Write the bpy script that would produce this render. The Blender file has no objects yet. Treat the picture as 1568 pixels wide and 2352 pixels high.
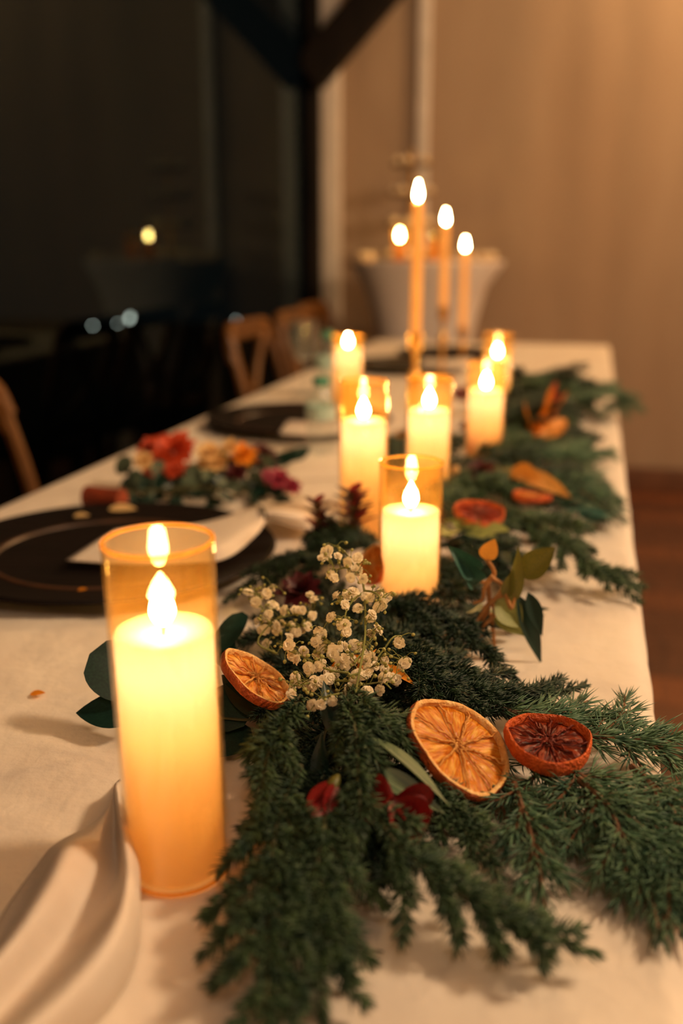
import bpy, math, random
import numpy as np
from mathutils import Vector, Matrix, noise

random.seed(7)
rng = np.random.default_rng(7)
sc = bpy.context.scene
COL = sc.collection

# ------------------------------------------------------------------ camera
T = 0.75                                   # table top height
FPX, CX, CY = 35.0 / 36.0 * 2352, 784.0, 1176.0
HOR = 555.0
PITCH = math.atan((CY - HOR) / FPX)
CAMZ = T + 0.356
CAM = Vector((0, 0, CAMZ))
cam = bpy.data.cameras.new('camera')
cam.sensor_fit = 'VERTICAL'; cam.sensor_height = 36.0; cam.sensor_width = 24.0; cam.lens = 35.0
cam.clip_start = 0.02; cam.clip_end = 100
cam.dof.use_dof = True; cam.dof.focus_distance = 0.70; cam.dof.aperture_fstop = 2.8
camo = bpy.data.objects.new('camera', cam); COL.objects.link(camo)
camo.location = CAM; camo.rotation_euler = (math.pi / 2 - PITCH, 0, 0)
sc.camera = camo

# ------------------------------------------------------------------ world, exposure, lights
sc.view_settings.view_transform = 'Standard'; sc.view_settings.look = 'None'
sc.view_settings.gamma = 1.0; sc.view_settings.use_curve_mapping = False
sc.view_settings.exposure = 0.38
sc.cycles.transparent_max_bounces = 32
sc.cycles.max_bounces = 10
sc.cycles.sample_clamp_indirect = 6.0
world = bpy.data.worlds.new('night'); sc.world = world; world.use_nodes = True
bg = world.node_tree.nodes['Background']
bg.inputs[0].default_value = (0.46, 0.62, 0.62, 1); bg.inputs[1].default_value = 0.035

AZ = math.radians(13.9)                    # the table and room run along this bearing
U = Vector((math.sin(AZ), math.cos(AZ), 0)); V = Vector((math.cos(AZ), -math.sin(AZ), 0))
def W(u, v, z): return U * u + V * v + Vector((0, 0, z))
def uv_of(p): return p.dot(U), p.dot(V)

ROOM_LAMPS = [  # u, v, z, radius, watts, colour : ceiling / wall globes of the room, the last an added fill
    (3.85, 1.20, 2.68, 0.10, 104.0, (1.0, 0.62, 0.29)),
    (0.95, 1.45, 2.30, 0.16, 120.0, (1.0, 0.71, 0.44)),
    (-0.9, 0.35, 2.55, 0.16, 19.0, (1.0, 0.76, 0.55)),  # added fill lamp, lifts the shadows on the front cloth
]
for (u, v, z, r, wt, c) in ROOM_LAMPS:
    l = bpy.data.lights.new('globe_light', 'POINT'); l.energy = wt; l.color = c; l.shadow_soft_size = r
    o = bpy.data.objects.new('globe_light', l); o.location = W(u, v, z); COL.objects.link(o)

# ------------------------------------------------------------------ helpers: pixels of the photo to places
SP, CP = math.sin(PITCH), math.cos(PITCH)
def ray(px, py):
    a, b = px - CX, CY - py
    return Vector((a, FPX * CP + b * SP, -FPX * SP + b * CP))
def P(px, py, h=0.0):                      # point at height h over the table top
    d = ray(px, py); return CAM + d * ((T + h - CAMZ) / d.z)
def Q(px, py, Y):                          # point at distance Y along the world y axis
    d = ray(px, py); return CAM + d * (Y / d.y)
R_, UP_, BK_ = Vector((1, 0, 0)), Vector((0, SP, CP)), Vector((0, -CP, SP))
def facing(ix, iy, ratio, px=CX, py=CY):   # a normal whose disc at this spot looks squeezed to `ratio`, tipped towards (ix, iy)
    bk = -ray(px, py).normalized(); rt = Vector((-bk.y, bk.x, 0)).normalized(); up = bk.cross(rt)
    s = math.sqrt(max(0, 1 - ratio * ratio)); d = Vector((ix, iy)).normalized()
    return (rt * d.x * s + up * d.y * s + bk * ratio).normalized()

# ------------------------------------------------------------------ helpers: objects
def mesh_np(name, v, f):                   # v (n,3), f (m,k) same polygon size
    me = bpy.data.meshes.new(name); v = np.asarray(v, dtype=np.float32); f = np.asarray(f, dtype=np.int32)
    me.vertices.add(len(v)); me.vertices.foreach_set('co', v.ravel())
    k = f.shape[1]
    me.loops.add(f.size); me.loops.foreach_set('vertex_index', f.ravel())
    me.polygons.add(len(f)); me.polygons.foreach_set('loop_start', np.arange(0, f.size, k, dtype=np.int32))
    me.update(calc_edges=True); return me
def mesh_py(name, v, f):
    me = bpy.data.meshes.new(name); me.from_pydata([tuple(p) for p in v], [], f); me.update(); return me
def smooth(me, ang=None):
    me.polygons.foreach_set('use_smooth', [True] * len(me.polygons))
    if ang: me.set_sharp_from_angle(angle=math.radians(ang))
    me.update()
def tag(o, label=None, cat=None, group=None, kind=None):
    if label: o['label'] = label
    if cat: o['category'] = cat
    if group: o['group'] = group
    if kind: o['kind'] = kind
    return o
def thing(name, loc, label, cat, group=None):
    o = bpy.data.objects.new(name, None); o.location = loc; o.empty_display_size = 0.02; COL.objects.link(o)
    return tag(o, label, cat, group)
def root_of(p):
    while p.parent: p = p.parent
    return p
def put(name, me, mat, parent=None, world_verts=True, sm=True, ang=40, loc=None):
    """link a mesh; world_verts: vertices are world coordinates and are shifted into the parent's frame"""
    if mat and not me.materials: me.materials.append(mat)
    if sm and not me.polygons[0].use_smooth: smooth(me, ang)
    o = bpy.data.objects.new(name, me); COL.objects.link(o)
    if parent is not None:
        o.parent = parent
        if world_verts: me.transform(Matrix.Translation(-root_of(parent).location))
    if loc is not None: o.location = loc
    return o
def put_at(name, me, M, parent, mat=None):
    """an instance of shared mesh data at world matrix M under a thing whose root has no rotation"""
    if mat and not me.materials: me.materials.append(mat)
    o = bpy.data.objects.new(name, me); COL.objects.link(o)
    if parent is not None:
        o.parent = parent; M = Matrix.Translation(-root_of(parent).location) @ M
    o.matrix_local = M
    return o
def frame(p, x, n):                        # matrix: local x along x, local z near n
    x = Vector(x).normalized(); z = Vector(n); z = (z - x * z.dot(x))
    if z.length < 1e-6: z = x.orthogonal()
    z.normalize(); y = z.cross(x)
    M = Matrix((x, y, z)).transposed().to_4x4(); M.translation = p; return M
def nframe(p, n, spin=0.0):                # matrix: local z along n
    q = Vector(n).to_track_quat('Z', 'Y').to_matrix().to_4x4()
    return Matrix.Translation(p) @ q @ Matrix.Rotation(spin, 4, 'Z')

def curve(pts, n=24):                      # Catmull-Rom through points
    pts = [Vector(p) for p in pts]
    if len(pts) == 2: return [pts[0].lerp(pts[1], i / (n - 1)) for i in range(n)]
    e = [pts[0] * 2 - pts[1]] + pts + [pts[-1] * 2 - pts[-2]]
    out = []
    for i in range(n):
        t = i / (n - 1) * (len(pts) - 1); k = min(int(t), len(pts) - 2); t -= k
        a, b, c, d = e[k], e[k + 1], e[k + 2], e[k + 3]
        out.append(0.5 * ((2 * b) + (c - a) * t + (2 * a - 5 * b + 4 * c - d) * t * t + (3 * b - a - 3 * c + d) * t ** 3))
    return out
def tube(pts, r0, r1=None, seg=6, cap=True):
    r1 = r0 if r1 is None else r1; v, f = [], []; n = len(pts); ref = None
    for i, p in enumerate(pts):
        t = (pts[min(i + 1, n - 1)] - pts[max(i - 1, 0)])
        t = t.normalized() if t.length > 1e-9 else Vector((0, 0, 1))
        if ref is None: ref = t.orthogonal().normalized()
        ref = (ref - t * ref.dot(t)); ref = ref.normalized() if ref.length > 1e-6 else t.orthogonal().normalized()
        b = t.cross(ref); r = r0 + (r1 - r0) * i / max(1, n - 1)
        for k in range(seg):
            a = 2 * math.pi * k / seg; v.append(p + (ref * math.cos(a) + b * math.sin(a)) * r)
    for i in range(n - 1):
        for k in range(seg):
            k2 = (k + 1) % seg; f.append((i * seg + k, i * seg + k2, (i + 1) * seg + k2, (i + 1) * seg + k))
    if cap: f.append(tuple(range(seg - 1, -1, -1))); f.append(tuple(range((n - 1) * seg, n * seg)))
    return v, f
def join(*vf):
    v, f = [], []
    for a, b in vf:
        o = len(v); v += list(a); f += [tuple(i + o for i in q) for q in b]
    return v, f
def lathe(prof, seg=48, base=Vector((0, 0, 0)), axis=None, close=False):
    v, f = [], []; n = len(prof)
    M = nframe(Vector(base), axis) if axis is not None else Matrix.Translation(base)
    for (r, z) in prof:
        for k in range(seg):
            a = 2 * math.pi * k / seg; v.append(M @ Vector((r * math.cos(a), r * math.sin(a), z)))
    m = n if close else n - 1
    for i in range(m):
        j = (i + 1) % n
        for k in range(seg):
            k2 = (k + 1) % seg; f.append((i * seg + k, i * seg + k2, j * seg + k2, j * seg + k))
    if not close:
        if prof[0][0] > 1e-5: f.append(tuple(range(seg - 1, -1, -1)))
        if prof[-1][0] > 1e-5: f.append(tuple(range((n - 1) * seg, n * seg)))
    return v, f
def box(u0, u1, v0, v1, z0, z1):           # room-aligned box
    c = [W(u, v, z) for u in (u0, u1) for v in (v0, v1) for z in (z0, z1)]
    return c, [(0, 1, 3, 2), (4, 6, 7, 5), (0, 4, 5, 1), (2, 3, 7, 6), (0, 2, 6, 4), (1, 5, 7, 3)]
def beam(a, b, w, d, side):                # bar from a to b; w across `side`, d along the other axis
    t = (b - a).normalized(); s = (side - t * side.dot(t)).normalized(); q = t.cross(s)
    c = [p + s * (w / 2 * i) + q * (d / 2 * j) for p in (a, b) for i in (-1, 1) for j in (-1, 1)]
    return c, [(0, 1, 3, 2), (4, 6, 7, 5), (0, 4, 5, 1), (2, 3, 7, 6), (0, 2, 6, 4), (1, 5, 7, 3)]
def bevel(me, w=0.004, seg=2):
    import bmesh
    bm = bmesh.new(); bm.from_mesh(me); bmesh.ops.recalc_face_normals(bm, faces=bm.faces)
    bmesh.ops.bevel(bm, geom=[e for e in bm.edges], offset=w, segments=seg, affect='EDGES', profile=0.6)
    bm.to_mesh(me); bm.free(); me.update(); return me

# ------------------------------------------------------------------ materials
def lin(r, g, b):
    f = lambda c: (c / 255 / 12.92) if c / 255 <= 0.04045 else ((c / 255 + 0.055) / 1.055) ** 2.4
    return (f(r), f(g), f(b), 1.0)
MATS = {}
def mat(name, a, b=None, scale=20.0, rough=0.6, bump=0.0, bscale=None, metal=0.0, spec=0.5, stretch=(1, 1, 1), sss=0.0,
        translucent=0.0, detail=4.0, emit=None, estr=0.0, lo=0.35, hi=0.65, coat=0.0):
    if name in MATS: return MATS[name]
    m = bpy.data.materials.new(name); m.use_nodes = True; nt = m.node_tree; N, L = nt.nodes, nt.links
    bs = N['Principled BSDF']; out = N['Material Output']
    bs.inputs['Roughness'].default_value = rough; bs.inputs['Metallic'].default_value = metal
    bs.inputs['Specular IOR Level'].default_value = spec; bs.inputs['Base Color'].default_value = a
    bs.inputs['Coat Weight'].default_value = coat
    if sss: bs.inputs['Subsurface Weight'].default_value = sss; bs.inputs['Subsurface Radius'].default_value = (0.01, 0.005, 0.002); bs.inputs['Subsurface Scale'].default_value = 0.5
    tc = N.new('ShaderNodeTexCoord'); mp = N.new('ShaderNodeMapping'); mp.inputs['Scale'].default_value = stretch
    L.new(tc.outputs['Object'], mp.inputs[0]); col = None
    if b is not None:
        no = N.new('ShaderNodeTexNoise'); no.inputs['Scale'].default_value = scale; no.inputs['Detail'].default_value = detail
        L.new(mp.outputs[0], no.inputs['Vector'])
        cr = N.new('ShaderNodeValToRGB'); cr.color_ramp.elements[0].color = a; cr.color_ramp.elements[1].color = b
        cr.color_ramp.elements[0].position = lo; cr.color_ramp.elements[1].position = hi
        L.new(no.outputs['Fac'], cr.inputs[0]); L.new(cr.outputs[0], bs.inputs['Base Color']); col = cr.outputs[0]
    if bump:
        n2 = N.new('ShaderNodeTexNoise'); n2.inputs['Scale'].default_value = bscale or scale; n2.inputs['Detail'].default_value = 5
        L.new(mp.outputs[0], n2.inputs['Vector'])
        bp = N.new('ShaderNodeBump'); bp.inputs['Strength'].default_value = bump; bp.inputs['Distance'].default_value = 0.01
        L.new(n2.outputs['Fac'], bp.inputs['Height']); L.new(bp.outputs[0], bs.inputs['Normal'])
    if emit: bs.inputs['Emission Color'].default_value = emit; bs.inputs['Emission Strength'].default_value = estr
    if translucent:
        tr = N.new('ShaderNodeBsdfTranslucent'); tr.inputs[0].default_value = b or a
        if col: L.new(col, tr.inputs[0])
        mx = N.new('ShaderNodeMixShader'); mx.inputs[0].default_value = translucent
        L.new(bs.outputs[0], mx.inputs[1]); L.new(tr.outputs[0], mx.inputs[2]); L.new(mx.outputs[0], out.inputs[0])
    MATS[name] = m; return m
def glassy(name, tint, haze=(1, 1, 1, 1), hazew=0.0, ior=1.5, rough=0.0, refl=(1, 1, 1, 1)):
    """clear walled glass: tinted see-through, Fresnel reflection, a little scatter in the glass"""
    m = bpy.data.materials.new(name); m.use_nodes = True; nt = m.node_tree; N, L = nt.nodes, nt.links
    N.remove(N['Principled BSDF']); out = N['Material Output']
    tp = N.new('ShaderNodeBsdfTransparent'); tp.inputs[0].default_value = tint
    gl = N.new('ShaderNodeBsdfGlossy'); gl.inputs['Roughness'].default_value = rough; gl.inputs[0].default_value = refl
    # the wall is see-through without bending rays, so both faces reflect like air-to-glass
    ge = N.new('ShaderNodeNewGeometry'); ma = N.new('ShaderNodeMath'); ma.operation = 'MULTIPLY_ADD'
    L.new(ge.outputs['Backfacing'], ma.inputs[0]); ma.inputs[1].default_value = 1 / ior - ior; ma.inputs[2].default_value = ior
    fr = N.new('ShaderNodeFresnel'); L.new(ma.outputs[0], fr.inputs[0])
    mx = N.new('ShaderNodeMixShader'); L.new(fr.outputs[0], mx.inputs[0]); L.new(gl.outputs[0], mx.inputs[2])
    if hazew:
        tl = N.new('ShaderNodeBsdfTranslucent'); tl.inputs[0].default_value = haze
        df = N.new('ShaderNodeBsdfDiffuse'); df.inputs[0].default_value = haze
        m2 = N.new('ShaderNodeMixShader'); L.new(tl.outputs[0], m2.inputs[1]); L.new(df.outputs[0], m2.inputs[2])
        m1 = N.new('ShaderNodeMixShader'); m1.inputs[0].default_value = hazew
        L.new(tp.outputs[0], m1.inputs[1]); L.new(m2.outputs[0], m1.inputs[2]); L.new(m1.outputs[0], mx.inputs[1])
    else: L.new(tp.outputs[0], mx.inputs[1])
    L.new(mx.outputs[0], out.inputs[0]); return m
def emitter(name, col, s):
    m = bpy.data.materials.new(name); m.use_nodes = True; nt = m.node_tree
    nt.nodes.remove(nt.nodes['Principled BSDF']); e = nt.nodes.new('ShaderNodeEmission')
    e.inputs[0].default_value = col; e.inputs[1].default_value = s; nt.links.new(e.outputs[0], nt.nodes['Material Output'].inputs[0]); return m

m_cloth = mat('white_linen', lin(232, 222, 208), lin(224, 212, 198), 9, 0.85, 0.25, 40, spec=0.2)
m_napkin = mat('ivory_napkin', lin(246, 236, 224), lin(240, 228, 214), 30, 0.8, 0.12, 300, spec=0.2, translucent=0.25)
m_paper = mat('cream_paper', lin(236, 226, 212), lin(230, 218, 204), 15, 0.7)
m_wall = mat('drape_fabric', lin(178, 156, 134), lin(166, 142, 120), 3, 0.85, 0.15, 60, spec=0.15, stretch=(1, 1, 0.25))
m_post_white = mat('painted_trim', lin(232, 222, 214), lin(220, 210, 200), 8, 0.5)
m_timber = mat('dark_timber', lin(34, 26, 22), lin(20, 16, 14), 14, 0.7, 0.3, 30, stretch=(1, 1, 0.15), spec=0.2)
m_plank = [mat('floor_plank_%d' % i, lin(*a), lin(*b), 7, 0.42, 0.15, 25, stretch=(8, 0.8, 8)) for i, (a, b) in enumerate(
    [((112, 68, 42), (86, 50, 32)), ((92, 56, 38), (66, 40, 28)), ((128, 76, 44), (100, 58, 34))])]
m_ceil = mat('ceiling_paint', lin(150, 135, 120), lin(140, 125, 112), 3, 0.9)
m_wood = mat('honey_beech', lin(124, 78, 24), lin(96, 58, 18), 12, 0.45, 0.15, 30, stretch=(1, 1, 0.2))
m_plate = mat('dark_wood_plate', lin(25, 17, 15), lin(16, 12, 11), 16, 0.6, spec=0.15, bump=0.2, bscale=40, stretch=(0.3, 3, 1))
m_platering = mat('plate_ring', lin(78, 50, 32), lin(54, 35, 24), 20, 0.4)
m_gold = mat('brushed_gold', (0.90, 0.52, 0.16, 1), (0.80, 0.44, 0.12, 1), 30, 0.28, metal=1.0)
m_taper = mat('amber_taper_wax', lin(250, 204, 132), lin(244, 192, 116), 14, 0.4, translucent=0.55)
m_glass = glassy('amber_glass', (1.0, 0.95, 0.80, 1), (1.0, 0.50, 0.08, 1), 0.022)
m_rim = glassy('amber_rim_glow', (1.0, 0.86, 0.55, 1), (1.0, 0.52, 0.10, 1), 0.45)  # strong amber haze imitates light gathered along the glass edge
m_clear = glassy('clear_plastic', (0.93, 0.96, 0.96, 1), (0.8, 0.9, 0.9, 1), 0.04, 1.45)
m_window = glassy('window_glass', (0.30, 0.33, 0.33, 1), ior=1.5, refl=(0.31, 0.40, 0.41, 1))
m_wick = mat('wick', lin(60, 40, 20), None, rough=0.9)
m_flame = emitter('flame_lamp', (1.0, 0.62, 0.25, 1), 185.0)
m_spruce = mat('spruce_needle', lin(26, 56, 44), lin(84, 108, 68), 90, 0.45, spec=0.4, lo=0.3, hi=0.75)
m_spruce2 = mat('shade_dark_fir_needle', lin(14, 36, 30), lin(46, 72, 48), 90, 0.45, spec=0.4, lo=0.3, hi=0.75)  # dark fir green; colour also carries the shade between spruce brushes
m_pine = mat('pine_needle', lin(38, 80, 66), lin(108, 142, 106), 70, 0.42, spec=0.45, lo=0.3, hi=0.72)
m_twig = mat('green_twig', lin(74, 78, 44), lin(60, 56, 34), 60, 0.7)
m_bark = mat('brown_twig', lin(124, 78, 44), lin(84, 58, 36), 80, 0.7, 0.4, 200)
m_willow = mat('curly_willow_bark', lin(196, 136, 76), lin(150, 104, 58), 50, 0.6)
m_leafd = mat('dark_leaf', lin(14, 42, 36), lin(26, 56, 46), 25, 0.38, spec=0.5, translucent=0.08)
m_leafo = mat('olive_leaf', lin(120, 112, 44), lin(90, 98, 44), 25, 0.45, translucent=0.25)
m_leafp = mat('pale_leaf', lin(160, 164, 96), lin(128, 140, 80), 25, 0.5, translucent=0.25)
m_leafs = mat('striped_leaf', lin(52, 84, 60), lin(124, 140, 98), 2.0, 0.45, translucent=0.15, stretch=(0.5, 12, 0.5))
m_leafg = mat('grey_eucalyptus', lin(92, 106, 84), lin(62, 78, 64), 25, 0.6, translucent=0.1)
m_leaft = mat('teal_eucalyptus', lin(52, 100, 88), lin(36, 78, 68), 25, 0.55, translucent=0.1)
m_leafy = mat('dried_gold_leaf', lin(226, 166, 78), lin(188, 124, 52), 30, 0.6, translucent=0.3)
m_red = mat('crimson_petal', lin(150, 20, 18), lin(84, 10, 14), 40, 0.45, translucent=0.2)
m_wine = mat('wine_petal', lin(88, 18, 24), lin(50, 10, 18), 40, 0.5, translucent=0.15)
m_dahlia = mat('orange_petal', lin(226, 92, 44), lin(196, 66, 42), 40, 0.5, translucent=0.25)
m_cream = mat('cream_petal', lin(244, 214, 158), lin(224, 184, 120), 60, 0.6, translucent=0.3)
m_yellow = mat('amber_petal', lin(240, 158, 40), lin(222, 130, 26), 50, 0.5, translucent=0.3)
m_pink = mat('magenta_petal', lin(170, 44, 86), lin(130, 28, 60), 50, 0.5, translucent=0.2)
m_bloss = mat('baby_breath_petal', lin(254, 248, 228), lin(250, 236, 204), 200, 0.6, translucent=0.35)
m_bstem = mat('baby_breath_stem', lin(132, 134, 66), lin(106, 110, 54), 60, 0.6)
m_bud = mat('baby_breath_bud', lin(170, 164, 96), lin(140, 140, 70), 60, 0.6)

# ------------------------------------------------------------------ the room
UB, VL, VR, UF, HC = 4.63, -1.27, 3.0, -2.2, 3.0
fl = put('floor', mesh_py('floor', *box(UF, UB, VL, VR, -0.06, -0.012)), m_plank[1], sm=False); tag(fl, kind='structure')
pme = {}
def plank_mesh(w, l, k):
    if (w, l, k) not in pme:
        v = [Vector((x, y, z)) for x in (0, l) for y in (0, w) for z in (-0.012, 0)]
        me = mesh_py('plank', v, [(0, 1, 3, 2), (4, 6, 7, 5), (0, 4, 5, 1), (2, 3, 7, 6), (0, 2, 6, 4), (1, 5, 7, 3)])
        me.materials.append(m_plank[k]); pme[(w, l, k)] = me
    return pme[(w, l, k)]
pw = 0.173; nrow = int((UB - 0.4) / pw)
for i in range(nrow):
    off = random.uniform(0, 1.0); v = VL
    first = True
    while v < VR - 0.05:
        ln = round((0.6 + off) if first else 1.6, 1); first = False
        ln = min(ln, round(VR - v, 2)); k = random.choice((0, 1, 1, 2))
        M = Matrix((V, U, Vector((0, 0, 1)))).transposed().to_4x4()
        M.translation = W(UB - (i + 1) * pw, v, 0.0)
        o = put_at('plank', plank_mesh(pw - 0.004, ln - 0.004, k), M, fl); v += ln
# back wall: cloth-soft wall with shallow upright folds
vs = np.linspace(VL - 0.05, VR, 260); zs = np.linspace(0, HC, 8)
vv, ff = [], []
for z in zs:
    for v in vs:
        d = 0.0028 * math.sin(v * 21 + 1.3 * math.sin(v * 5.1)) + 0.005 * math.sin(v * 8.3 + 0.6)
        vv.append(W(UB + d, v, z))
n = len(vs)
for i in range(len(zs) - 1):
    for j in range(n - 1): ff.append((i * n + j, i * n + j + 1, (i + 1) * n + j + 1, (i + 1) * n + j))
tag(put('wall_back', mesh_py('wall_back', vv, ff), m_wall), kind='structure')
tag(put('wall_right', mesh_py('wall_right', *box(UF, UB, VR, VR + 0.1, 0, HC)), m_wall, sm=False), kind='structure')
tag(put('wall_front', mesh_py('wall_front', *box(UF - 0.1, UF, VL, VR, 0, HC)), m_wall, sm=False), kind='structure')
tag(put('ceiling', mesh_py('ceiling', *box(UF, UB, VL, VR, HC, HC + 0.1)), m_ceil, sm=False), kind='structure')
tag(put('baseboard_back', bevel(mesh_py('baseboard', *box(UB - 0.045, UB - 0.023, VL + 0.2, VR, 0, 0.12))), mat('stained_baseboard', lin(120, 80, 56), lin(100, 66, 46), 10, 0.5)), kind='structure')
tag(put('trim_1', bevel(mesh_py('trim', *box(UB - 0.09, UB - 0.025, -1.218, -1.138, 0, HC))), m_post_white), kind='structure')
tag(put('trim_2', bevel(mesh_py('trim', *box(UB - 0.026, UB - 0.012, -0.80, -0.745, 0, HC))), m_post_white), kind='structure')
# dark window wall
win = bpy.data.objects.new('window_1', None); win.location = W(1.2, VL, 0); COL.objects.link(win); tag(win, kind='structure')
put('pane', mesh_py('pane', *box(UF, UB - 0.12, VL - 0.006, VL, 0.04, 2.7)), m_window, win, sm=False)
put('window_frame', mesh_py('frame', *join(box(UF, UB - 0.1, VL - 0.04, VL + 0.02, 0, 0.05), box(UF, UB - 0.1, VL - 0.04, VL + 0.02, 2.68, HC))), m_timber, win, sm=False)
tag(put('trim_3', bevel(mesh_py('corner_post', *box(UB - 0.12, UB - 0.03, VL - 0.03, VL + 0.048, 0, HC))), m_timber), 'dark timber corner post between the window and the wall', kind='structure')
a = W(UB - 0.16, VL + 0.02, 1.80); b = W(UB - 0.16, VL + 0.02 + 1.1, 1.80 + 1.1)
tag(put('trim_4', bevel(mesh_py('brace', *beam(a, b, 0.1, 0.15, U))), m_timber), 'dark slanting timber brace rising from the corner post', kind='structure')
tag(put('ground_outside', mesh_py('ground', *box(UF, 14, -14, VL - 0.1, -0.1, -0.05)), mat('dark_lawn', lin(20, 24, 20), lin(12, 16, 14), 3, 0.9), sm=False), kind='structure')
# room lamps (out of view), the last an added fill: globes with a stem to the ceiling
m_globe = glassy('opal_globe', (0.97, 0.95, 0.92, 1), (1.0, 0.92, 0.82, 1), 0.10)
for i, (u, v, z, r, wt, c) in enumerate(ROOM_LAMPS):
    t = thing('pendant_lamp', W(u, v, z), ['opal globe pendant lamp hanging near the draped wall', 'opal globe pendant lamp hanging beside the long table', 'added fill lamp in an opal globe over the table end'][i], 'lamp', 'pendant lamps of the room')
    put('globe', mesh_py('globe', *lathe([(max(.0005, 1.12 * r * math.sin(math.pi * q / 14)), -1.12 * r * math.cos(math.pi * q / 14)) for q in range(15)], 28, W(u, v, z))), m_globe, t)
    put('stem', mesh_py('stem', *tube([W(u, v, z + r), W(u, v, HC)], 0.008)), m_timber, t)
    put('collar', mesh_py('collar', *lathe([(0.03, r - 0.01), (0.034, r + 0.02), (0.012, r + 0.03)], 20, W(u, v, z))), m_gold, t)
# added lights beyond the glass, standing in for glints reflected in it
m_gl = emitter('glint_emitter', (1.0, 0.98, 0.84, 1), 24.0)
for i, (px, py, Y, k) in enumerate([(213, 748, 8.2, 0.7), (270, 743, 8.6, 0.62), (297, 732, 8.0, 1.1), (300, 726, 9.0, 0.7), (542, 736, 9.4, 0.75)]):
    p = Q(px, py, Y)
    t = thing('glint_light', Vector((p.x, p.y, -0.05)), 'small added light standing in for a glint reflected in the dark window', 'lamp', 'added lights for the window glints')
    put('stake', mesh_py('stake', *tube([Vector((p.x, p.y, -0.05)), p], 0.006)), m_timber, t)
    put('glint_ball', mesh_py('glint_ball', *lathe([(0.0001, -0.016 * k), (0.011 * k, -0.011 * k), (0.016 * k, 0), (0.011 * k, 0.011 * k), (0.0001, 0.016 * k)], 12, p)), m_gl, t)

# ------------------------------------------------------------------ the table
TU0, TU1, TV0, TV1 = -0.25, 3.70, -0.775, 0.053
tb = thing('banquet_table', W(1.7, -0.36, 0), 'long banquet table hidden under the white cloth', 'table')
put('tabletop', bevel(mesh_py('tabletop', *box(TU0 + .012, TU1 - .012, TV0 + .012, TV1 - .012, T - 0.035, T - 0.008))), m_wood, tb)
for u in (TU0 + 0.15, 1.7, TU1 - 0.10):
    for v in (TV0 + 0.25, TV1 - 0.12):
        put('leg', mesh_py('leg', *tube([W(u, v, 0), W(u, v, T - 0.03)], 0.018, seg=12)), m_timber, tb)
def drop(a, lo, hi):
    return (lo - a, -1) if a < lo else ((a - hi, 1) if a > hi else (0, 0))
HANG, RR = 0.27, 0.016
def axis(lo, hi, step):
    e = [lo - HANG + HANG * (1 - (1 - i / 12) ** 1.0) for i in range(12)]
    e = [lo - d for d in (0.27, 0.22, 0.17, 0.12, 0.08, 0.05, 0.032, 0.025, 0.02, 0.015, 0.01, 0.005)]
    m = list(np.linspace(lo, hi, int((hi - lo) / step)))
    return e + m + [hi + (lo - x) for x in reversed(e)]
us, vs = axis(TU0, TU1, 0.0125), axis(TV0, TV1, 0.0125)
vv, ff = [], []
u_seam = uv_of(P(1330, 1322))[0]
for u in us:
    for v in vs:
        du, su = drop(u, TU0, TU1); dv, sv = drop(v, TV0, TV1); d = math.hypot(du, dv)
        cu, cv = min(max(u, TU0), TU1), min(max(v, TV0), TV1); z = T
        if d > 0:
            th = d / RR
            if th < math.pi / 2: hx, dz = RR * math.sin(th), RR * (1 - math.cos(th))
            else: hx, dz = RR, RR + d - RR * math.pi / 2
            wob = 0.018 * (dz / HANG) * (math.sin((u + v) * 26) + 0.5 * math.sin((u - v) * 47 + 1))
            cu += su * du / d * (hx + abs(wob)); cv += sv * dv / d * (hx + abs(wob)); z -= dz
        else:
            z += 0.0016 * noise.noise(Vector((u * 7, v * 9, 0))) + 0.0007 * noise.noise(Vector((u * 22, v * 30, 4)))
            if v < -0.26 and u < 1.0:        # creased cloth to the side of the first candle
                k = min(1, (-0.26 - v) * 8) * min(1, (1.0 - u) * 5)
                z += k * (0.0050 * noise.noise(Vector((u * 36 + v * 12, v * 6 - u * 3, 9))) + 0.0022 * noise.noise(Vector((u * 80 - v * 20, v * 14, 3))))
            z -= 0.0035 * math.exp(-((u - u_seam) / 0.012) ** 2)
        vv.append(W(cu, cv, z))
n = len(vs)
for i in range(len(us) - 1):
    for j in range(n - 1): ff.append((i * n + j, (i + 1) * n + j, (i + 1) * n + j + 1, i * n + j + 1))
tc = put('tablecloth', mesh_py('tablecloth', vv, ff), m_cloth, ang=None)
tag(tc, 'white tablecloth spread over the long table with softly creased top', 'tablecloth')

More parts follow.
